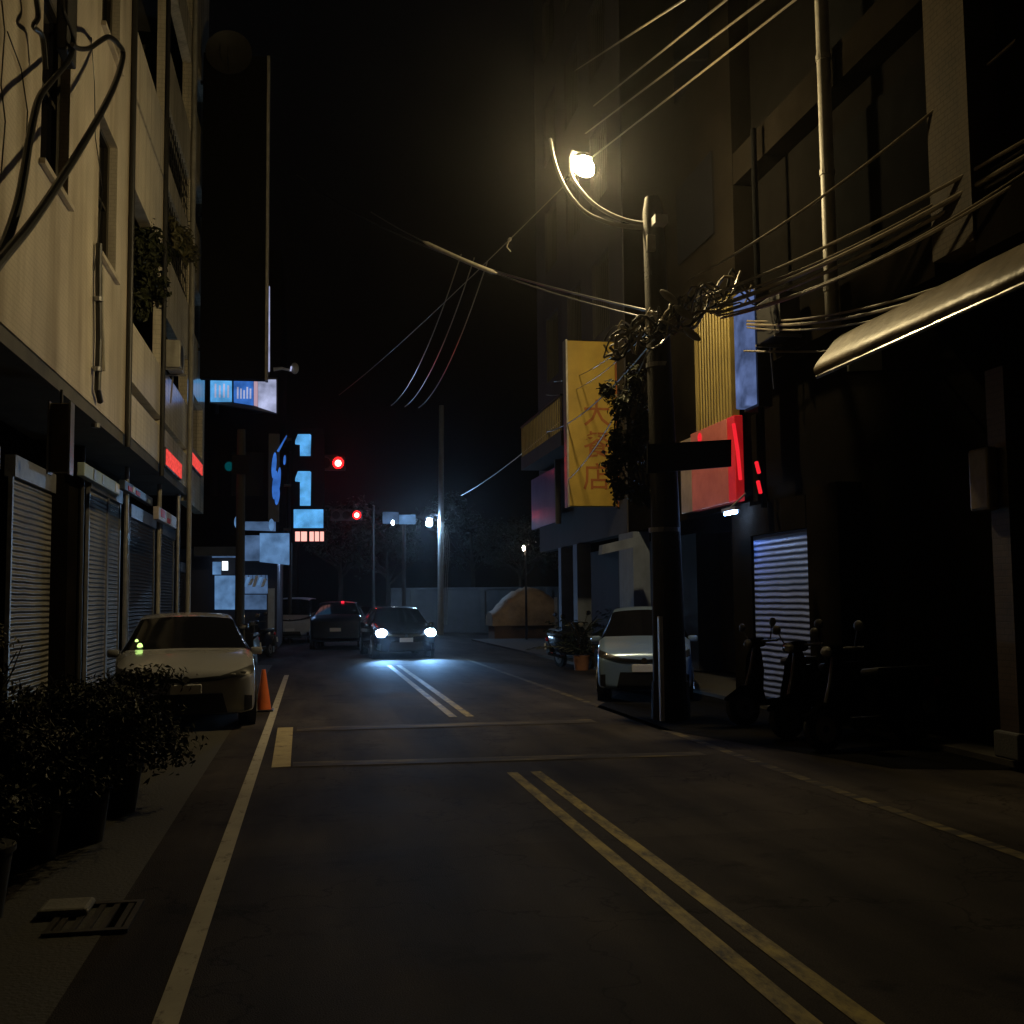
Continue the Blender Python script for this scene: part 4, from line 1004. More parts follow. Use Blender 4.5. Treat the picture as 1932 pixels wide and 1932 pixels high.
# bush of cables and creeper at the pole
rnd = random.Random(8)
cp = P(1200, 850, Y=py+.2)
CR = thing('creeper', 'dark creeper bunched on the concrete pole in front of the yellow sign', 'plant', (cp.x, cp.y, P(1200, 950, Y=py).z))
mb = MB()
for (u, v, a, b, n) in ((1146, 738, .13, .18, 200), (1172, 770, .22, .3, 360), (1196, 720, .18, .4, 260), (1190, 850, .32, .5, 700), (1158, 880, .2, .36, 380), (1168, 925, .18, .24, 260), (1205, 930, .24, .28, 300), (1215, 800, .22, .5, 320), (1160, 830, .16, .3, 260)):
    mb.clump(P(u, v, Y=py+.35), (a, .25, b), n, .10, rnd, shell=.05)
mb.build('foliage', m['leaf'], CR, recalc=False)
st = MB()
for k in range(6):
    u = 1170+k*10
    st.tube(spl([P(1225, 960, Y=py+.3), P(u, 880, Y=py+.35), P(u-8+rnd.uniform(-8, 8), 800, Y=py+.3), P(u+10, 720, Y=py+.3)], 5), .012, 5)
st.build('stem', m['bark'], CR)
# cable bundles round the pole head
for k in range(14):
    a0 = rnd.uniform(-.4, .4)
    ps = []
    for j in range(26):
        t = j/25
        u = 1150+(150+10*k)*t+12*math.sin(k*2.1+j*.6); v = 655-(85+3*k)*t+(16+1.2*k)*math.sin(k*1.3+j*.45)+10*math.sin(j*1.1+k)
        ps.append(P(u, v, Y=py-.32+.1*math.sin(k*1.7+j*.4)))
    tag(rebase(MB().tube(ps, rnd.uniform(.010, .022), 6).build('tangled_cable', m['wire'] if k % 2 else m['rubber'])), 'one of the tangled cables bunched round the head of the concrete pole', 'cable', 'tangled cables on the concrete pole')
for k, (u, v) in enumerate(((1290, 590), (1262, 560), (1305, 630))):
    c = P(u, v, Y=py-.45)
    tag(rebase(MB().sph(c, .10, Euler((0, R(-55), 0)).to_matrix().to_4x4(), sc=(.55, .55, 1.5)).build('splice_case', m['sleeve'])),
        ['grey splice case nearest the yellow ribbed panel', 'uppermost grey splice case at the pole head', 'lowest grey splice case at the pole head'][k], 'splice case', 'splice cases at the pole head')

# ------------------------------------------------------------------ overhead cables
def cable(pts, r, lb, s=0, n=18, mat='wire', group='overhead cables'):
    if s is None: ps = spl(pts, 8)
    else: ps = sag(pts[0], pts[-1], s, n)
    return tag(rebase(MB().tube(ps, r, 7).build('overhead_cable', m[mat])), lb, 'cable', group)
yw = 15.0
ordn = ['topmost', 'second', 'third', 'lowest']
for k, (a, b) in enumerate((((1075, 140), (1290, 0)), ((1085, 228), (1380, -8)), ((1070, 278), (1440, 0)), ((1055, 345), (1500, 0)))):
    A_ = P(a[0], a[1], Y=29); B_ = P(b[0], b[1], Y=11.5)
    d = (B_-A_); B2 = A_+d*1.25
    tag(rebase(MB().tube(sag(A_, B2, .0, 20), .016, 7).build('overhead_cable', m['wire'])), f'{ordn[k]} of the four cables running up past the glowing street lamp', 'cable', 'four cables above the street lamp')
PH = lambda u, v: P(u, v, Y=py-.25)
low = [
 (PH(1300, 528), P(1932, 62, Y=9.5), .017, .18, 'cable climbing from the pole head steeply across the tiled pier'),
 (PH(1330, 560), P(1990, 232, Y=9.0), .02, .12, 'upper of the thick cables from the pole head passing before the pale downpipe'),
 (PH(1345, 580), P(1990, 262, Y=9.0), .03, .14, 'thick pale cable bundle just below the upper one before the downpipe'),
 (PH(1360, 600), P(1990, 300, Y=8.8), .018, .2, 'thin cable under the thick bundle before the downpipe'),
 (P(1410, 612, X=6.145), P(1990, 470, Y=8.6), .022, .22, 'cable ending at the blue lightbox, crossing low on the downpipe'),
 (P(1410, 618, X=6.145), P(1990, 486, Y=8.6), .014, .25, 'thin cable close under the one crossing low on the downpipe'),
 (P(1404, 662, X=6.145), P(1700, 655, Y=12.2), .016, .03, 'lowest cable running level behind the tan awning'),
]
low += [
 (PH(1335, 568), P(1990, 244, Y=9.2), .014, .2, 'slack thin cable crossing between the upper and the bundled cables'),
 (PH(1350, 592), P(1990, 276, Y=9.1), .024, .16, 'second pale cable of the bundle before the pale downpipe'),
 (PH(1352, 596), P(1990, 288, Y=8.9), .014, .24, 'lowest sagging cable of the bundle before the pale downpipe'),
 (P(1410, 606, X=6.145), P(1990, 458, Y=8.7), .016, .2, 'upper cable of the trio crossing low on the downpipe'),
]
for a, b, r, s, lb in low: cable([a, b], r, lb, s)
cable([PH(1240, 590), P(845, 482, Y=24), P(560, 330, Y=36)], .018, 'long cable from the pole head towards the far left over the street', .5, mat='rubber')
ca, cb = PH(1245, 605), P(700, 400, Y=23)
cable([ca, cb], .012, 'thin cable carrying the fat splice sleeve over the street', .25, n=40, mat='rubber')
sp = sag(ca, cb, .25, 40)
SV = thing('splice_sleeve', 'fat grey splice sleeve threaded on an overhead cable over the street', 'sleeve', sp[24])
MB().tube(sp[19:30], .04, 10).build('sleeve', m['sleeve'], SV, smooth=True)
for a, b in ((19, 18), (29, 30)):
    MB().cyl(sp[a], sp[a].lerp(sp[b], .8), .04, .013).build('end_cap', m['sleeve'], SV)
fa, fb = PB(1, 1085, 330), P(640, 745, Y=44)
cable([fa, fb], .008, 'thin feed wire running down left from the glowing amber lamp', .15, n=40)
fpts = sag(fa, fb, .15, 40)
IN = thing('cable_clamp', 'small lit clamp on the thin feed wire left of the street lamp', 'clamp', fpts[5])
q = (fpts[6]-fpts[5]).to_track_quat('X', 'Z').to_matrix().to_4x4()
MB().sph(fpts[5], .05, q, sc=(1.7, .6, .7)).build('body', m['sleeve'], IN)
MB().tube([fpts[5], fpts[5]+Vector((-.05, 0, -.14)), fpts[5]+Vector((.02, 0, -.22))], .008, 6).build('tail', m['wire'], IN)
for k in range(3):
    cable([P(870+k*25, 480+k*6, Y=30), P(738+k*26, 765+k*2, Y=46)], .016, f'{["left","middle","right"][k]} of the three faint parallel cables above the intersection', .7, group='three faint cables above the intersection')
cable([P(1060, 792, Y=28), P(870, 935, Y=50)], .014, 'cable dropping from the barred balcony towards the cold white lamp', .15)
cable([PH(1235, 640), P(1030, 815, X=5.75)], .012, 'cable dropping in front of the yellow blade sign', .25, mat='rubber')
cable([PH(1225, 660), P(1072, 905, Y=yY-.02)], .010, 'slack wire crossing the lower half of the yellow blade sign', .2, mat='rubber')
cable([PH(1230, 610), P(1045, 720, X=6.45)], .008, 'ragged dark cable at the top of the yellow blade sign', .2, mat='rubber')
cable([PH(1230, 618), P(1030, 745, X=6.45)], .007, 'second dark cable at the top of the yellow blade sign', .3, mat='rubber')

# ------------------------------------------------------------------ cars
def car(name, label, loc, rz, sts, L, W, paint, lit=False, group=None, cat='car', grille=True, tail_on=False, whl=.31, wb=1.28, front_plate=True, rim='rim', gl='glass', hw='lens', tr='trim'):
    """stations: y, z_low, z_shoulder, z_top, w_low, w_shoulder, w_top, flag (c cowl, r roof, b rear glass end)"""
    t = thing(name, label, cat, loc, rz, group)
    bm = bmesh.new()
    rr = []
    for (y, zl, zs_, zt_, wl_, ws, wt, fl) in sts:
        half = [(wl_*.93, zl), (wl_, zl+.07), (ws, zl+(zs_-zl)*.62), (ws*.985, zs_), (wt, zs_+(zt_-zs_)*.93), (wt*.6, zt_)]
        ring = [(0, zl)]+half+[(0, zt_+.012)]+[(-x, z) for x, z in half[::-1]]
        rr.append([bm.verts.new((x, y, z)) for x, z in ring])
    n = len(rr[0])
    for i in range(len(rr)-1):
        f0, f1 = sts[i][7], sts[i+1][7]
        for j in range(n):
            f = bm.faces.new((rr[i][j], rr[i][(j+1) % n], rr[i+1][(j+1) % n], rr[i+1][j]))
            mi = 0
            if f0 == 'c' and f1 == 'r' and j in (5, 6, 7, 8): mi = 1
            elif f0 == 'r' and f1 == 'r' and j in (4, 9): mi = 2
            elif f0 == 'c' and f1 == 'r' and j in (4, 9): mi = 2
            elif f0 == 'r' and f1 == 'b' and j in (5, 6, 7, 8): mi = 3
            elif f0 == 'r' and f1 == 'b' and j in (4, 9): mi = 2
            f.material_index = mi
    for ring, rev in ((rr[0], True), (rr[-1], False)):
        h = n//2
        for j in range(h):
            a, b = ring[j], ring[j+1]
            c, d = ring[(n-j-1) % n], ring[(n-j) % n]
            vs = []
            for q in (a, b, c, d):
                if q not in vs: vs.append(q)
            if len(vs) > 2: bm.faces.new(vs[::-1] if rev else vs)
    cr = bm.edges.layers.float.new('crease_edge')
    for ring in zip(rr[:-1], rr[1:]):
        for j in (2, 4, 5, n-5, n-4, n-2):
            e = bm.edges.get((ring[0][j], ring[1][j]))
            if e: e[cr] = .45 if j in (4, n-4) else .3
    for e in bm.edges:
        ms = {f.material_index for f in e.link_faces}
        if len(ms) > 1: e[cr] = .55
    bmesh.ops.recalc_face_normals(bm, faces=bm.faces)
    me = bpy.data.meshes.new('cage'); bm.to_mesh(me); bm.free()
    o = bpy.data.objects.new('cage', me); col.objects.link(o)
    md = o.modifiers.new('s', 'SUBSURF'); md.levels = 3; md.render_levels = 3
    dg = bpy.context.evaluated_depsgraph_get()
    full = bpy.data.meshes.new_from_object(o.evaluated_get(dg))
    bpy.data.objects.remove(o)
    for mi, nm, mt in ((0, 'body', paint), (1, 'windscreen', m[gl]), (2, 'side_window', m[gl]), (3, 'rear_window', m[gl])):
        b2 = bmesh.new(); b2.from_mesh(full)
        bmesh.ops.delete(b2, geom=[f for f in b2.faces if f.material_index != mi], context='FACES')
        if not b2.faces: b2.free(); continue
        sides = [0]
        if mi == 2: sides = [-1, 1]
        for sd in sides:
            b3 = b2.copy()
            if sd: bmesh.ops.delete(b3, geom=[f for f in b3.faces if f.calc_center_median().x*sd < 0], context='FACES')
            q = bpy.data.meshes.new(nm); b3.to_mesh(q); b3.free()
            for p in q.polygons: p.use_smooth = True; p.material_index = 0
            q.materials.clear(); q.materials.append(mt)
            ob = bpy.data.objects.new(nm, q); col.objects.link(ob); ob.parent = t
        b2.free()
    fy = sts[0][0]; ry = sts[-1][0]
    # wheels with arches
    for sx in (-1, 1):
        for y in (fy-.82*(L/4.2), ry+.72*(L/4.2)):
            x = sx*(W/2-.10)
            MB().cyl((x-.0, y, whl), (sx*(W/2+.004), y, whl), whl+.055, n=28).build('wheel_arch', m['trim'], t, world=False, smooth=True)
            w = MB()
            w.cyl((x-sx*.1, y, whl), (sx*(W/2+.012), y, whl), whl, n=28)
            wo = w.build('wheel', m['tyre'], t, world=False, smooth=True)
            r_ = MB().cyl((sx*(W/2), y, whl), (sx*(W/2+.02), y, whl), whl*.66, n=20)
            for k in range(5):
                a = 2*PI*k/5
                r_.box((-.012, -.03, .02), (.012, .03, whl*.62), Matrix.Translation((sx*(W/2+.022), y, whl)) @ Matrix.Rotation(a, 4, 'X'))
            r_.build('rim', m[rim], wo, world=False)
    bvh = BVHTree.FromPolygons([v.co.copy() for v in full.vertices], [list(p.vertices) for p in full.polygons])
    def on(x, z, back=False):
        o_ = Vector((x, -6 if back else 6, z)); d_ = Vector((0, 1 if back else -1, 0))
        h = bvh.ray_cast(o_, d_)
        return (h[0], h[1]) if h[0] is not None else (Vector((x, ry if back else fy, z)), -d_)
    def patch(nm, mt, fn, par=t, nx=12, nz=5, off=.006, th=.02):
        b4 = bmesh.new(); g4 = []
        for a in range(nx+1):
            g4.append([])
            for c in range(nz+1):
                x, z = fn(a/nx, c/nz)
                h, nn = on(x, z)
                g4[-1].append(b4.verts.new(h+Vector((0, off, 0))+nn*off*.5))
        for a in range(nx):
            for c in range(nz): b4.faces.new((g4[a][c], g4[a+1][c], g4[a+1][c+1], g4[a][c+1]))
        bmesh.ops.recalc_face_normals(b4, faces=b4.faces)
        q = bpy.data.meshes.new(nm); b4.to_mesh(q); b4.free()
        for p in q.polygons: p.use_smooth = True
        q.materials.append(mt)
        ob = bpy.data.objects.new(nm, q); col.objects.link(ob); ob.parent = par
        if par is not t: pass
        return ob
    zh = sts[1][2]           # height of the bonnet edge
    kx = W/1.78
    zL = zh+.02
    for sx in (-1, 1):
        hl_ = patch('headlight', m[tr] if not lit else m['lens'], lambda a, c: (sx*kx*(.40+.45*a), zh+(-.045+.075*a)+c*(.05+.055*a)))
        h, nn = on(sx*kx*.70, zh+.045)
        bulb = MB().sph(h+Vector((0, .0, 0)), .035 if not lit else .125, sc=(1.3, .6, .8 if not lit else .95)).build('bulb', m[hw] if not lit else m['headlamp_on'], hl_, world=False, smooth=True)
        if not lit:
            h, nn = on(sx*kx*.58, zh+.02)
            MB().sph(h, .028, sc=(1.3, .6, .8)).build('bulb', m[hw], hl_, world=False, smooth=True)
        patch('side_intake', m['trim'], lambda a, c: (sx*kx*(.72+.10*a), .24+.02*a+c*(.20-.03*a)), nx=4, nz=6)
        MB().box((-.13, -.03, -.09), (.13, .05, .09), Matrix.Translation((sx*(W/2-.2), ry+.12, sts[-2][2]-.12)) @ Matrix.Rotation(R(25*sx), 4, 'Z'), bev=.02).build('tail_light', m['tail_on'] if tail_on else m['red_lens'], t, world=False, smooth=True)
        mz = sts[3][2]+.08
        mr_ = MB().box((-.075, -.05, -.045), (.085, .05, .06), Matrix.Translation((sx*(W/2+.06), sts[3][0]-.75, mz)), bev=.03).build('wing_mirror', paint, t, world=False, smooth=True)
        MB().box((-.075, -.058, -.045), (.075, -.051, .055), Matrix.Translation((sx*(W/2+.06), sts[3][0]-.75, mz))).build('mirror_glass', m['chrome'], mr_, world=False)
    if grille:
        patch('grille', m['trim'], lambda a, c: (kx*(-.40+.80*a), zh-.075+.03*(1-abs(2*a-1))*0+c*.055+.03*abs(2*a-1)), nx=20)
        patch('lower_grille', m['trim'], lambda a, c: (kx*(-.52+1.04*a)*(.86+.14*(1-c)), .20+c*.27), nx=20, nz=8)
        h, nn = on(0, .53)
        if front_plate: MB().box((-.19, h.y-.01, .47), (.19, h.y+.018, .59), bev=.006).build('number_plate', m['plate'], t, world=False)
        h, nn = on(0, zh-.04)
        MB().cyl((0, h.y-.01, zh-.03), (0, h.y+.016, zh-.03), .045, n=18).build('bonnet_badge', m['chrome'], t, world=False)
    MB().box((-.19, ry-.012, .62), (.19, ry+.03, .74), bev=.006).build('number_plate', m['plate'], t, world=False)
    return t
hatch = [
 (2.10, .24, .62, .66, .68, .70, .60, ''), (2.06, .20, .68, .75, .80, .82, .70, ''), (1.92, .18, .74, .82, .86, .875, .74, ''), (1.50, .18, .86, .935, .88, .885, .76, ''),
 (1.05, .18, .93, .995, .885, .89, .77, 'c'), (.25, .18, .97, 1.43, .885, .89, .63, 'r'), (-.45, .18, .98, 1.49, .885, .89, .62, 'r'),
 (-1.25, .18, 1.0, 1.45, .885, .885, .60, 'r'), (-1.88, .22, 1.0, 1.07, .86, .87, .68, 'b'), (-2.04, .28, .92, .97, .80, .83, .64, ''), (-2.1, .34, .80, .84, .72, .75, .56, '')]
suv = [(y*1.05, zl+.05, zs_*1.1, zt_*1.12, a*1.03, b*1.03, c*1.05, f) for (y, zl, zs_, zt_, a, b, c, f) in hatch]
vanp = [
 (2.10, .35, .75, .80, .70, .76, .6, ''), (2.05, .28, .95, 1.0, .80, .82, .66, ''), (1.85, .26, 1.05, 1.12, .82, .84, .7, 'c'),
 (1.35, .26, 1.08, 1.78, .82, .84, .70, 'r'), (.4, .26, 1.08, 1.86, .82, .84, .72, 'r'), (-1.6, .26, 1.08, 1.84, .82, .84, .72, 'r'),
 (-2.0, .28, 1.08, 1.2, .8, .82, .72, 'b'), (-2.1, .36, .9, 1.0, .74, .78, .6, '')]
fp = P(344, 1381, Z=0)
wc = car('parked_car', 'white hatchback parked on the left with a pale green reflection painted on its windscreen', (P(338, 1381, Z=0).x-.14, fp.y+2.05, 0), PI+R(6), hatch, 4.2, 1.78, m['white_car'])
wcM = Matrix.Translation(wc.location) @ Matrix.Rotation(PI+R(6), 4, 'Z')
# green glowing blobs on the windscreen paint a lamp's reflection
ws = [c for c in wc.children if c.name.startswith('windscreen')][0]
bt = BVHTree.FromPolygons([v.co.copy() for v in ws.data.vertices], [list(p.vertices) for p in ws.data.polygons])
for k, (u, v, r_) in enumerate(((264, 1220, .042), (258, 1210, .026))):
    co = wcM.inverted() @ CAM; q = wcM.inverted() @ P(u, v, Y=fp.y+1.0)
    h = bt.ray_cast(co, (q-co).normalized())
    if h[0] is not None:
        MB().sph(h[0], r_, sc=(.9, .5, 1.15)).build('painted_glint', m['glint_glow'], wc, world=False, smooth=True)
oc = P(760, 1243, Z=0)
oy = oc.y
dcar = car('oncoming_car', 'dark car with both headlights blazing, coming towards the crossing', (P(757, 1243, Z=0).x, oy+2.1, 0), PI+R(4), hatch, 4.2, 1.78, m['dark_car'], lit=True)
for sx in (-1, 1):
    lp = lamp('headlight_beam', 'SPOT', (sx*.62, 2.12, .66), 1000, (.22, .50, 1.0), dcar, (R(90+0)-R(7.5), 0, 0), spot_size=R(54), spot_blend=.75, shadow_soft_size=.05)
    lp.rotation_euler = (R(66), 0, 0)
sv = car('dark_suv', 'black car seen from behind with red tail lights, left of the headlights', (P(645, 1225, Z=0).x, P(645, 1225, Z=0).y+2.0, 0), R(-6), suv, 4.4, 1.84, m['black_car'], grille=False, tail_on=False)
hl_ = MB().box((.14, -1.36*1.05, 1.585), (.24, -1.30*1.05, 1.66), bev=.01).build('high_brake_light', m['tail_on'], sv, world=False)
vn = car('white_van', 'dull white van standing beyond the crossing beside the number sign', (P(557, 1150, Y=46).x, 48, 0), PI-R(6), vanp, 4.2, 1.68, m['van_white'], cat='van', wb=1.3)

# ------------------------------------------------------------------ scooters
def wheel(parent, x, y, r, w):
    o = MB().cyl((x-w/2, y, r), (x+w/2, y, r), r, n=22).build('wheel', m['tyre'], parent, world=False, smooth=True)
    MB().cyl((x-w/2-.006, y, r), (x+w/2+.006, y, r), r*.62, n=16).build('rim', m['rim'], o, world=False)
    MB().cyl((x-w/2-.012, y, r), (x+w/2+.012, y, r), r*.18, n=10).build('hub', m['dark_steel'], o, world=False)
def scooter(label, loc, rz, paint, lean=0, group='scooters parked along the street', tail=False, dull=False):
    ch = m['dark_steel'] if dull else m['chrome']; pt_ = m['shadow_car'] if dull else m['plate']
    t = thing('scooter', label, 'scooter', loc, rz, group)
    t.rotation_euler = (0, lean, rz)
    wheel(t, 0, .62, .22, .09); wheel(t, 0, -.58, .22, .10)
    sec = lambda y, w, z0, z1: [Vector((w*.7, y, z0)), Vector((w, y, (z0+z1)/2)), Vector((w*.8, y, z1)), Vector((-w*.8, y, z1)), Vector((-w, y, (z0+z1)/2)), Vector((-w*.7, y, z0))]
    MB().loft([sec(-.98, .06, .62, .74), sec(-.8, .14, .5, .76), sec(-.45, .19, .38, .74), sec(-.12, .15, .28, .68), sec(-.02, .12, .26, .42)]).build('rear_body', paint, t, world=False, smooth=True)
    MB().box((-.15, -.08, .24), (.15, .38, .33), bev=.025).build('footboard', m['trim'], t, world=False)
    MB().loft([sec(.36, .14, .26, .34), sec(.42, .2, .30, .60), sec(.40, .22, .5, .86), sec(.36, .14, .84, .98)]).build('leg_shield', paint, t, world=False, smooth=True)
    MB().loft([sec(.42, .06, .42, .47), sec(.60, .07, .44, .50), sec(.85, .05, .32, .36)]).build('front_mudguard', paint, t, world=False, smooth=True)
    MB().tube([(0, .64, .24), (0, .45, .7), (0, .36, 1.0)], .03, 8).build('fork', m['dark_steel'], t, world=False)
    MB().box((-.15, -.86, .75), (.15, -.08, .84), bev=.035).build('seat', m['black_seat'], t, world=False, smooth=True)
    MB().box((-.13, .26, .98), (.13, .46, 1.1), bev=.04).build('headlight_cowl', paint, t, world=False, smooth=True)
    MB().sph((0, .46, 1.03), .075, sc=(1.2, .5, .8)).build('headlight', m['lens'], t, world=False, smooth=True)
    MB().tube([(-.34, .24, 1.04), (-.14, .33, 1.05), (.14, .33, 1.05), (.34, .24, 1.04)], .018, 8).build('handlebar', m['trim'], t, world=False)
    for sx in (-1, 1):
        mo = MB().sph((sx*.36, .3, 1.27), .075, sc=(1, .3, .75)).build('mirror', ch, t, world=False, smooth=True)
        MB().tube([(sx*.24, .28, 1.05), (sx*.34, .3, 1.24)], .008, 6).build('mirror_stem', m['dark_steel'], mo, world=False)
    MB().box((-.12, -1.0, .62), (.12, -.93, .72), bev=.02).build('tail_light', m['tail_on'] if tail else m['red_lens'], t, world=False, smooth=True)
    MB().box((-.13, -1.06, .42), (.13, -1.045, .57)).build('number_plate', pt_, t, world=False)
    MB().box((-.1, -1.04, .3), (.1, -.88, .62), bev=.02).build('rear_mudguard', m['trim'], t, world=False)
    MB().tube([(.14, -.2, .26), (.2, -.75, .34)], .045, 8).build('exhaust', ch, t, world=False)
    return t
def at(u, v): return P(u, v, Z=0)
p = at(480, 1258); scooter('dark scooter just behind the white car on the road side', (p.x-.1, p.y, .0), R(172), m['black_car'], R(6))
p = at(500, 1245); scooter('dark scooter with a red tail lamp further behind the white car', (p.x-.15, p.y+1.5, .0), R(160), m['dark_car'], R(6))
p = at(1058, 1245); scooter('dark scooter at the foot of the far right pillar', (p.x+.2, p.y, 0), R(190), m['black_car'], R(6))
p = at(1085, 1262); scooter('dark scooter beside the potted palm with bright mirror glints', (p.x+.1, p.y+.5, 0), R(200), m['dark_car'], R(6))
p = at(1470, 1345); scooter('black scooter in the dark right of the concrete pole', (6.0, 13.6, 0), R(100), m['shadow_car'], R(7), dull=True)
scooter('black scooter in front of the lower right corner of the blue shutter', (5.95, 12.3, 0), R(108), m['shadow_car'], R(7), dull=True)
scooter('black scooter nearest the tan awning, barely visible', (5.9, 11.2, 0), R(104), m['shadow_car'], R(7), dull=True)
# silver car half hidden by the concrete pole
tp = at(1217, 1325)
car('parked_car', 'silver blue car half hidden behind the concrete pole at the right kerb', (tp.x+.30*1.75, tp.y+.954*1.75, 0), PI-R(17.5), [(y*.86, a, b, c, d*.85, e*.85, f*.85, g_) for (y, a, b, c, d, e, f, g_) in hatch], 3.5, 1.50, m['silver_car'])

# traffic cone
cq = at(497, 1342)
CN = thing('traffic_cone', 'orange traffic cone beside the white car', 'cone', (cq.x, cq.y, 0))
MB().cyl((0, 0, .03), (0, 0, .62), .115, .028, n=20).build('cone', m['cone'], CN, world=False, smooth=True)
MB().box((-.15, -.15, 0), (.15, .15, .032), bev=.012).build('base', m['trim'], CN, world=False)

# ------------------------------------------------------------------ plants on the left, in pots
rnd = random.Random(21)
def potted(label, loc, h, w, n, size, mat='leaf', pot='pot', pr_=.2, ph=.34, lumps=6, group='potted bushes on the left kerb'):
    t = thing('potted_bush', label, 'plant', loc, 0, group)
    MB().cyl((0, 0, 0), (0, 0, ph), pr_*.78, pr_, n=18).cyl((0, 0, ph), (0, 0, ph+.03), pr_*1.08, pr_*1.08, n=18).build('pot', m[pot], t, world=False, smooth=True)
    mb = MB()
    for k in range(lumps):
        a = 2*PI*k/lumps+rnd.uniform(-.4, .4); rr_ = w*.5*rnd.uniform(.3, .8) if k else 0
        z = ph+h*rnd.uniform(.02, .72)
        mb.clump((math.cos(a)*rr_, math.sin(a)*rr_, z), (w*.38*rnd.uniform(.7, 1.2), w*.38*rnd.uniform(.7, 1.2), h*.30*rnd.uniform(.7, 1.2)), int(n*2.0)//lumps, size*.68, rnd, shell=.15)
    mb.build('foliage', m[mat], t, world=False, recalc=False)
    st = MB()
    for k in range(7):
        a = rnd.uniform(0, 6.28)
        st.tube([(math.cos(a)*.04, math.sin(a)*.04, ph-.05), (math.cos(a)*w*.2, math.sin(a)*w*.2, ph+h*.4), (math.cos(a+.3)*w*.38, math.sin(a+.3)*w*.38, ph+h*rnd.uniform(.7, 1.0))], .012, 5, r1=.004)
    st.build('stem', m['bark'], t, world=False)
    return t
potted('broad dark bush in front of the white car bumper', (-1.85, 10.6, 0), .82, 1.35, 2400, .085, lumps=8)
potted('round dark bush at the right end of the left kerb row', (-1.5, 9.2, 0), .8, 1.15, 2600, .075, lumps=9)
potted('full dark bush between the round bush and the pale stemmed bush', (-1.55, 8.1, 0), .75, 1.05, 2400, .075, lumps=9)
potted('tall dark bush at the left edge beside the nearest shutter', (-2.75, 9.6, 0), 1.0, 1.3, 2000, .10)
potted('dark bush with pale stems in the middle of the left kerb row', (-1.75, 7.6, 0), .8, 1.05, 1900, .08, lumps=7)
potted('dark spreading bush at the left edge of the picture in front of the tall one', (-2.55, 7.9, 0), .95, 1.2, 2000, .09)
potted('nearest dark bush beside the drain grate', (-1.72, 6.25, 0), .68, .85, 1500, .075)
potted('low bush at the bottom left beside the loose pale slab', (-2.35, 6.4, 0), .75, 1.0, 1500, .085)
potted('sparse leafy sapling before the nearest shutter', (-3.35, 11.9, .1), 1.3, .8, 600, .10, 'leaf_dry')
# right: palms and pots by the pillars
def palm(label, loc, n, L, mat, h=.6):
    t = thing('potted_palm', label, 'plant', loc, 0, 'potted palms by the right arcade')
    MB().cyl((0, 0, 0), (0, 0, .34), .16, .2, n=16).build('pot', m['clay'], t, world=False, smooth=True)
    mb = MB()
    for k in range(n):
        a = rnd.uniform(0, 6.28); l = L*rnd.uniform(.7, 1.1); el = rnd.uniform(.4, 1.3)
        d = Vector((math.cos(a)*math.cos(el), math.sin(a)*math.cos(el), math.sin(el)))
        for j in range(9):
            tt = (j+1)/9
            c = Vector((0, 0, .34))+d*l*tt+Vector((0, 0, -.35*l*tt*tt))
            for sgn in (-1, 1):
                side = d.cross(Vector((0, 0, 1))).normalized()*sgn
                mb.leaf(c+side*.07, .17, (Vector((0, 0, 1))+side*.4).normalized(), math.atan2((side+d).y, (side+d).x), 4)
    mb.build('fronds', m[mat], t, world=False, recalc=False)
    st = MB()
    for k in range(5): st.tube([(0, 0, .3), (rnd.uniform(-.1, .1), rnd.uniform(-.1, .1), .7), (rnd.uniform(-.3, .3), rnd.uniform(-.3, .3), 1.1)], .014, 5)
    st.build('stem', m['bark'], t, world=False)
p = at(1128, 1272); palm('potted palm left of the half hidden silver car', (p.x, p.y+1.5, 0), 26, 1.4, 'leaf_blue')
p = at(1150, 1245); palm('tall potted palm behind the half hidden silver car', (p.x+.5, p.y+.6, .1), 26, 1.5, 'leaf_blue')
p = at(1105, 1255); palm('small potted palm at the foot of the pale pillar', (p.x+.3, p.y+1, .1), 16, .9, 'leaf_blue')

# ------------------------------------------------------------------ the crossing: signals, lamps, wall
def signal(label, u, v, Y, pole_u, flip=1, r=.15):
    c = P(u, v, Y=Y)
    pxx = P(pole_u, v, Y=Y).x
    t = thing('traffic_light', label, 'traffic light', (pxx, Y+.2, 0), 0, 'traffic lights at the crossing')
    MB().cyl((pxx, Y+.25, 0), (pxx, Y+.25, c.z+.5), .09, .07, n=14).build('post', m['dark_steel'], t)
    MB().tube([(pxx, Y+.25, c.z+.3), (c.x+.5*flip, Y+.25, c.z+.34)], .045, 8).build('mast_arm', m['dark_steel'], t)
    h = MB().box((c.x-1.35, Y, c.z-.29), (c.x+.29, Y+.2, c.z+.29), bev=.04).build('housing', m['dark_steel'], t)
    for k in range(3):
        x = c.x-k*.53
        l = MB().cyl((x, Y-.02, c.z), (x, Y-.003, c.z), r, n=22).build('lens', m['signal_red'] if k == 0 else m['signal_off'], h)
        if k == 0: MB().sph((x, Y-.022, c.z), r*.62, sc=(1, .25, 1)).build('core', m['signal_core'], h, smooth=True)
        vz = MB()
        ringo = [[Vector((x+math.cos(a)*(r+.02)*1.0, Y-.004-dd, c.z+math.sin(a)*(r+.02))) for a in [R(-20)+R(220)*i/14 for i in range(15)]] for dd in (0, .22)]
        for i in range(14): vz.quad(ringo[0][i], ringo[0][i+1], ringo[1][i+1], ringo[1][i])
        vo = vz.build('visor', m['dark_steel'], h)
        sm = vo.modifiers.new('t', 'SOLIDIFY'); sm.thickness = .012
    return t
signal('upper nearer traffic light showing red, right of the blue numerals', 638, 874, 46, 548, 0, .22)
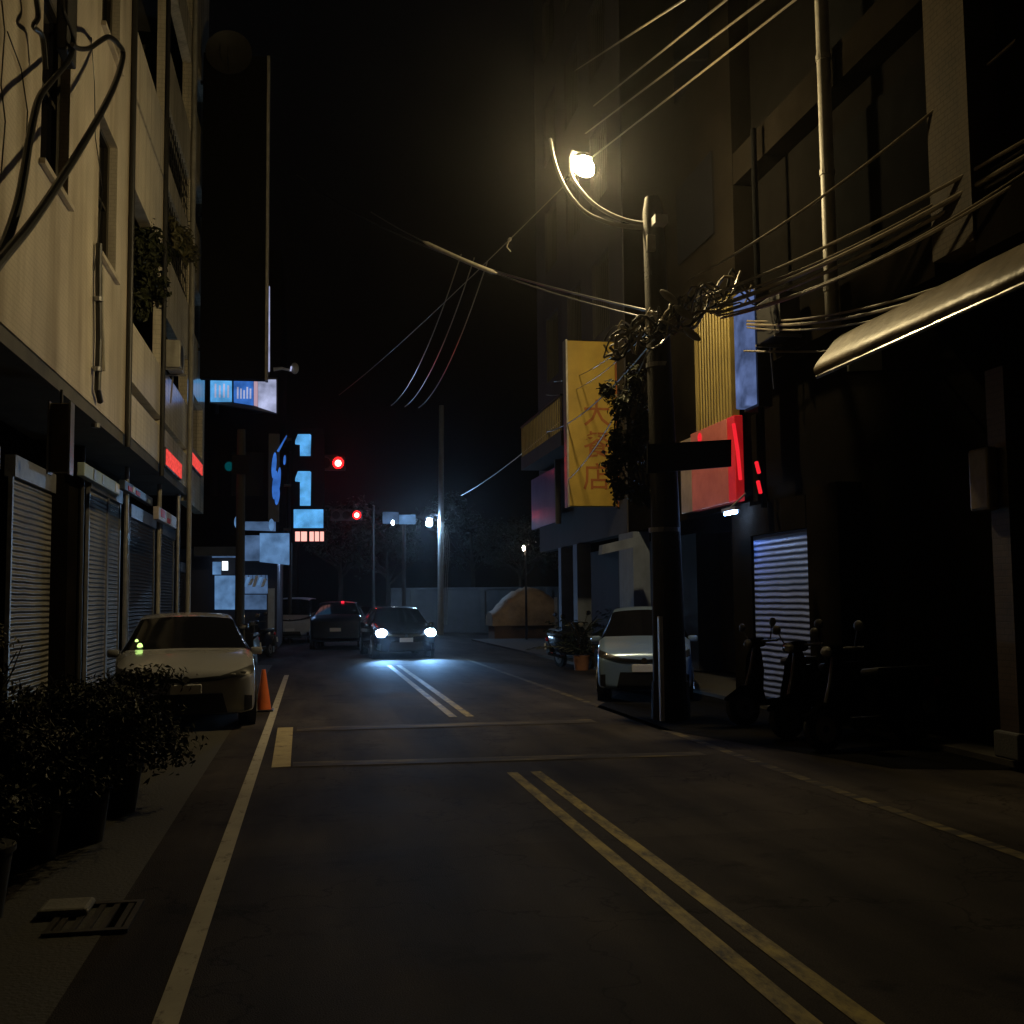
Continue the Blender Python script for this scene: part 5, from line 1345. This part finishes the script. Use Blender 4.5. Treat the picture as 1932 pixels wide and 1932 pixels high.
signal('lower farther traffic light showing red over the crossing', 673, 972, 58, 705, 1, .21)

# cold white street lamp
yq = 54.0
lp_ = P(810, 986, Y=yq)
pb2 = P(831, 1190, Y=yq)
CW = thing('street_lamp', 'cold white street lamp on a pole beyond the crossing', 'street lamp', (pb2.x, yq, 0))
MB().cyl((pb2.x, yq, 0), (P(833, 765, Y=yq).x, yq, P(833, 765, Y=yq).z), .16, .12, n=14).build('shaft', m['pale_conc'], CW)
MB().tube([(pb2.x, yq, lp_.z+.35), (lp_.x+.1, yq, lp_.z+.42), (lp_.x, yq, lp_.z+.3)], .04, 8).build('arm', m['galv'], CW)
MB().sph(lp_+Vector((0, 0, .24)), .2, sc=(1, 1, .45)).build('hood', m['galv'], CW, smooth=True)
MB().sph(lp_, .17, sc=(.85, .85, 1.15)).build('glowing_globe', m['blue_lamp'], CW, smooth=True)
drp = MB()
for k in range(4):
    x = pb2.x+.12+k*.09
    drp.tube(spl([(x-.1, yq-.2, lp_.z+.1-.1*k), (x+.05, yq-.22, lp_.z-1.2), (x-.05, yq-.2, lp_.z-2.6), (x-.1, yq-.2, .5)], 5), .018, 5)
drp.build('down_cable', m['sleeve'], CW)
# second pole with a pale board and little lamp
y2 = 52.0
p2 = P(762, 1190, Y=y2)
SP = thing('sign_pole', 'grey pole with a pale street board and a small lamp', 'pole', (p2.x, y2, 0))
MB().cyl((p2.x, y2, 0), (p2.x, y2, P(762, 985, Y=y2).z), .1, .08, n=12).build('shaft', m['concrete'], SP)
quadbox('board', m['panel_dim'], SP, 722, 752, 966, 988, y2-.2, t=.06)
quadbox('board', m['panel_blue'], SP, 753, 784, 971, 989, y2-.2, t=.06)
MB().sph(P(741, 986, Y=y2-.3), .07, sc=(1, 1, 1.6)).build('small_lamp', m['small_on'], SP)
# pole lamp by the tarpaulin
y3 = 44.0
c3 = P(988, 1034, Y=y3)
TL = thing('post_lamp', 'small post lamp above the tan tarpaulin', 'lamp', (P(991, 1200, Y=y3).x, y3, 0))
MB().cyl((TL.location.x+.05, y3, 0), (c3.x+.08, y3, c3.z+.1), .05, .04, n=10).build('post', m['concrete'], TL)
MB().sph(c3, .05, sc=(.8, .8, 2.0)).build('lamp_tube', m['warm_small'], TL)
# tarpaulin-covered stall
tq = P(990, 1205, Z=0)
TV = thing('covered_stall', 'market stall covered with a tan tarpaulin by the far wall', 'stall', (tq.x, tq.y, 0))
tx0, tx1 = P(930, 1200, Y=tq.y).x, P(1052, 1200, Y=tq.y).x
tz = P(1005, 1108, Y=tq.y).z
rings = []
for i in range(15):
    t = i/14; x = tx0+(tx1-tx0)*t
    h = tz*(.52+.48*math.sin(PI*min(1, max(0, (t-.05)/1.1)))**.8) if t < .75 else tz*(1.0-(t-.75)*.9)
    ring = []
    for k in range(13):
        a = PI*k/12
        wv = 1+.04*math.sin(i*1.7+k*2.1)
        ring.append(Vector((x, tq.y+1.0-math.cos(a)*1.0*wv, .55+(h-.55)*(max(0, math.sin(a))**.6)*wv)))
    rings.append(ring)
MB().loft(rings).build('tarpaulin', m['tan_tarp'], TV, smooth=True)
MB().box((tx0+.1, tq.y+.15, .0), (tx1-.1, tq.y+1.8, .58)).build('counter', M('brown_boards', (.13, .075, .035), .8, var=.3), TV)
MB().box((tx1-.12, tq.y-.04, 0), (tx1, tq.y+.08, tz*.8)).build('post', m['pale_conc'], TV)
# the wall across the end
wy = 58.0
WL = thing('boundary_wall', 'long bluish grey concrete wall closing the far side of the crossing', 'wall', (6, wy, 0))
wx0, wx1 = P(738, 1150, Y=wy).x, P(1100, 1150, Y=wy).x+14
MB().box((wx0, wy, 0), (wx1, wy+.25, P(900, 1112, Y=wy).z)).build('panel', m['concrete'], WL)
MB().box((wx0, wy-.05, P(900, 1112, Y=wy).z+.003), (wx1, wy+.3, P(900, 1108, Y=wy).z)).build('coping', m['concrete'], WL)
for k in range(8):
    x = wx0+1+k*3.6
    if x < wx1: MB().box((x, wy-.09, 0), (x+.3, wy-.003, P(900, 1112, Y=wy).z)).build('pier', m['concrete'], WL)
# trees past the wall
rnd = random.Random(5)
def tree(label, x, y, h, w, n, sz):
    t = thing('tree', label, 'tree', (x, y, 0), 0, 'trees past the far wall')
    MB().tube([(0, 0, 0), (.1, 0, h*.35), (-.05, .1, h*.7)], .2, 10, r1=.07).build('trunk', m['bark'], t, world=False, smooth=True)
    lm = MB()
    for k in range(6):
        a = k*1.05; lm.tube([(.05, 0, h*.4+k*.2), (math.cos(a)*w*.25, math.sin(a)*w*.25, h*.6), (math.cos(a)*w*.42, math.sin(a)*w*.42, h*.75)], .06, 6, r1=.02)
    lm.build('limb', m['bark'], t, world=False)
    mb = MB()
    for k in range(11):
        a = rnd.uniform(0, 6.28); q = w*.42*math.sqrt(rnd.random())
        mb.clump((math.cos(a)*q, math.sin(a)*q, h*rnd.uniform(.5, .95)), (w*.24, w*.24, h*.12), n//11, sz, rnd)
    mb.build('crown', m['leaf_blue'], t, world=False, recalc=False)
for (u, y, h, w, lb) in ((640, 66, 7.5, 6, 'dark tree behind the red traffic lights'), (730, 63, 6.2, 5, 'dim green tree behind the pale street board'), (890, 70, 8.5, 7, 'dark tree behind the cold white street lamp'), (980, 68, 7, 6, 'dark tree behind the tan covered stall')):
    tree(lb, P(u, 1100, Y=y).x, y, h, w, 2200, .28)
# building across the crossing on the left
FB = thing('far_building', 'dark building across the crossing behind the white van', 'building', (-8, 66, 0))
MB().box((-22, 62, 0), (P(560, 1100, Y=62).x, 74, 11)).build('wall', m['dark_wall'], FB)
for k in range(3): MB().box((-9+k*2.4, 61.96, 4), (-7.6+k*2.4, 61.999, 5.6)).build('window', m['glass'], FB)

# ------------------------------------------------------------------ air
hz = MB().box((-55, -20, -1), (55, 95, 32)).build('haze', None)
hm = bpy.data.materials.new('night_haze'); hm.use_nodes = True
nt = hm.node_tree; nt.nodes.clear()
ho = nt.nodes.new('ShaderNodeOutputMaterial'); hv = nt.nodes.new('ShaderNodeVolumePrincipled')
hv.inputs['Color'].default_value = (.85, .85, .85, 1)
hv.inputs['Density'].default_value = .00045
hv.inputs['Anisotropy'].default_value = .93
nt.links.new(hv.outputs[0], ho.inputs['Volume'])
hz.data.materials.clear(); hz.data.materials.append(hm)
hz['kind'] = 'stuff'; hz['label'] = 'thin night haze around the street lamps'
hz.display_type = 'WIRE'

# ------------------------------------------------------------------ night sky
w = bpy.data.worlds.new('World'); sc.world = w; w.use_nodes = True
nt = w.node_tree; bg = nt.nodes['Background']
sk = nt.nodes.new('ShaderNodeTexSky'); sk.sky_type = 'NISHITA'; sk.sun_disc = False
sk.sun_elevation = R(-4); sk.sun_rotation = R(200)
nt.links.new(sk.outputs[0], bg.inputs['Color']); bg.inputs['Strength'].default_value = .04
sc.view_settings.view_transform = 'Standard'; sc.view_settings.look = 'None'
sc.view_settings.exposure = 0; sc.view_settings.gamma = 1
cy = sc.cycles
cy.use_denoising = True
try: cy.denoiser = 'OPENIMAGEDENOISE'
except Exception: pass
cy.max_bounces = 6; cy.diffuse_bounces = 3; cy.glossy_bounces = 4; cy.volume_bounces = 0
cy.sample_clamp_indirect = 4
cy.use_light_tree = True
cy.caustics_reflective = False; cy.caustics_refractive = False
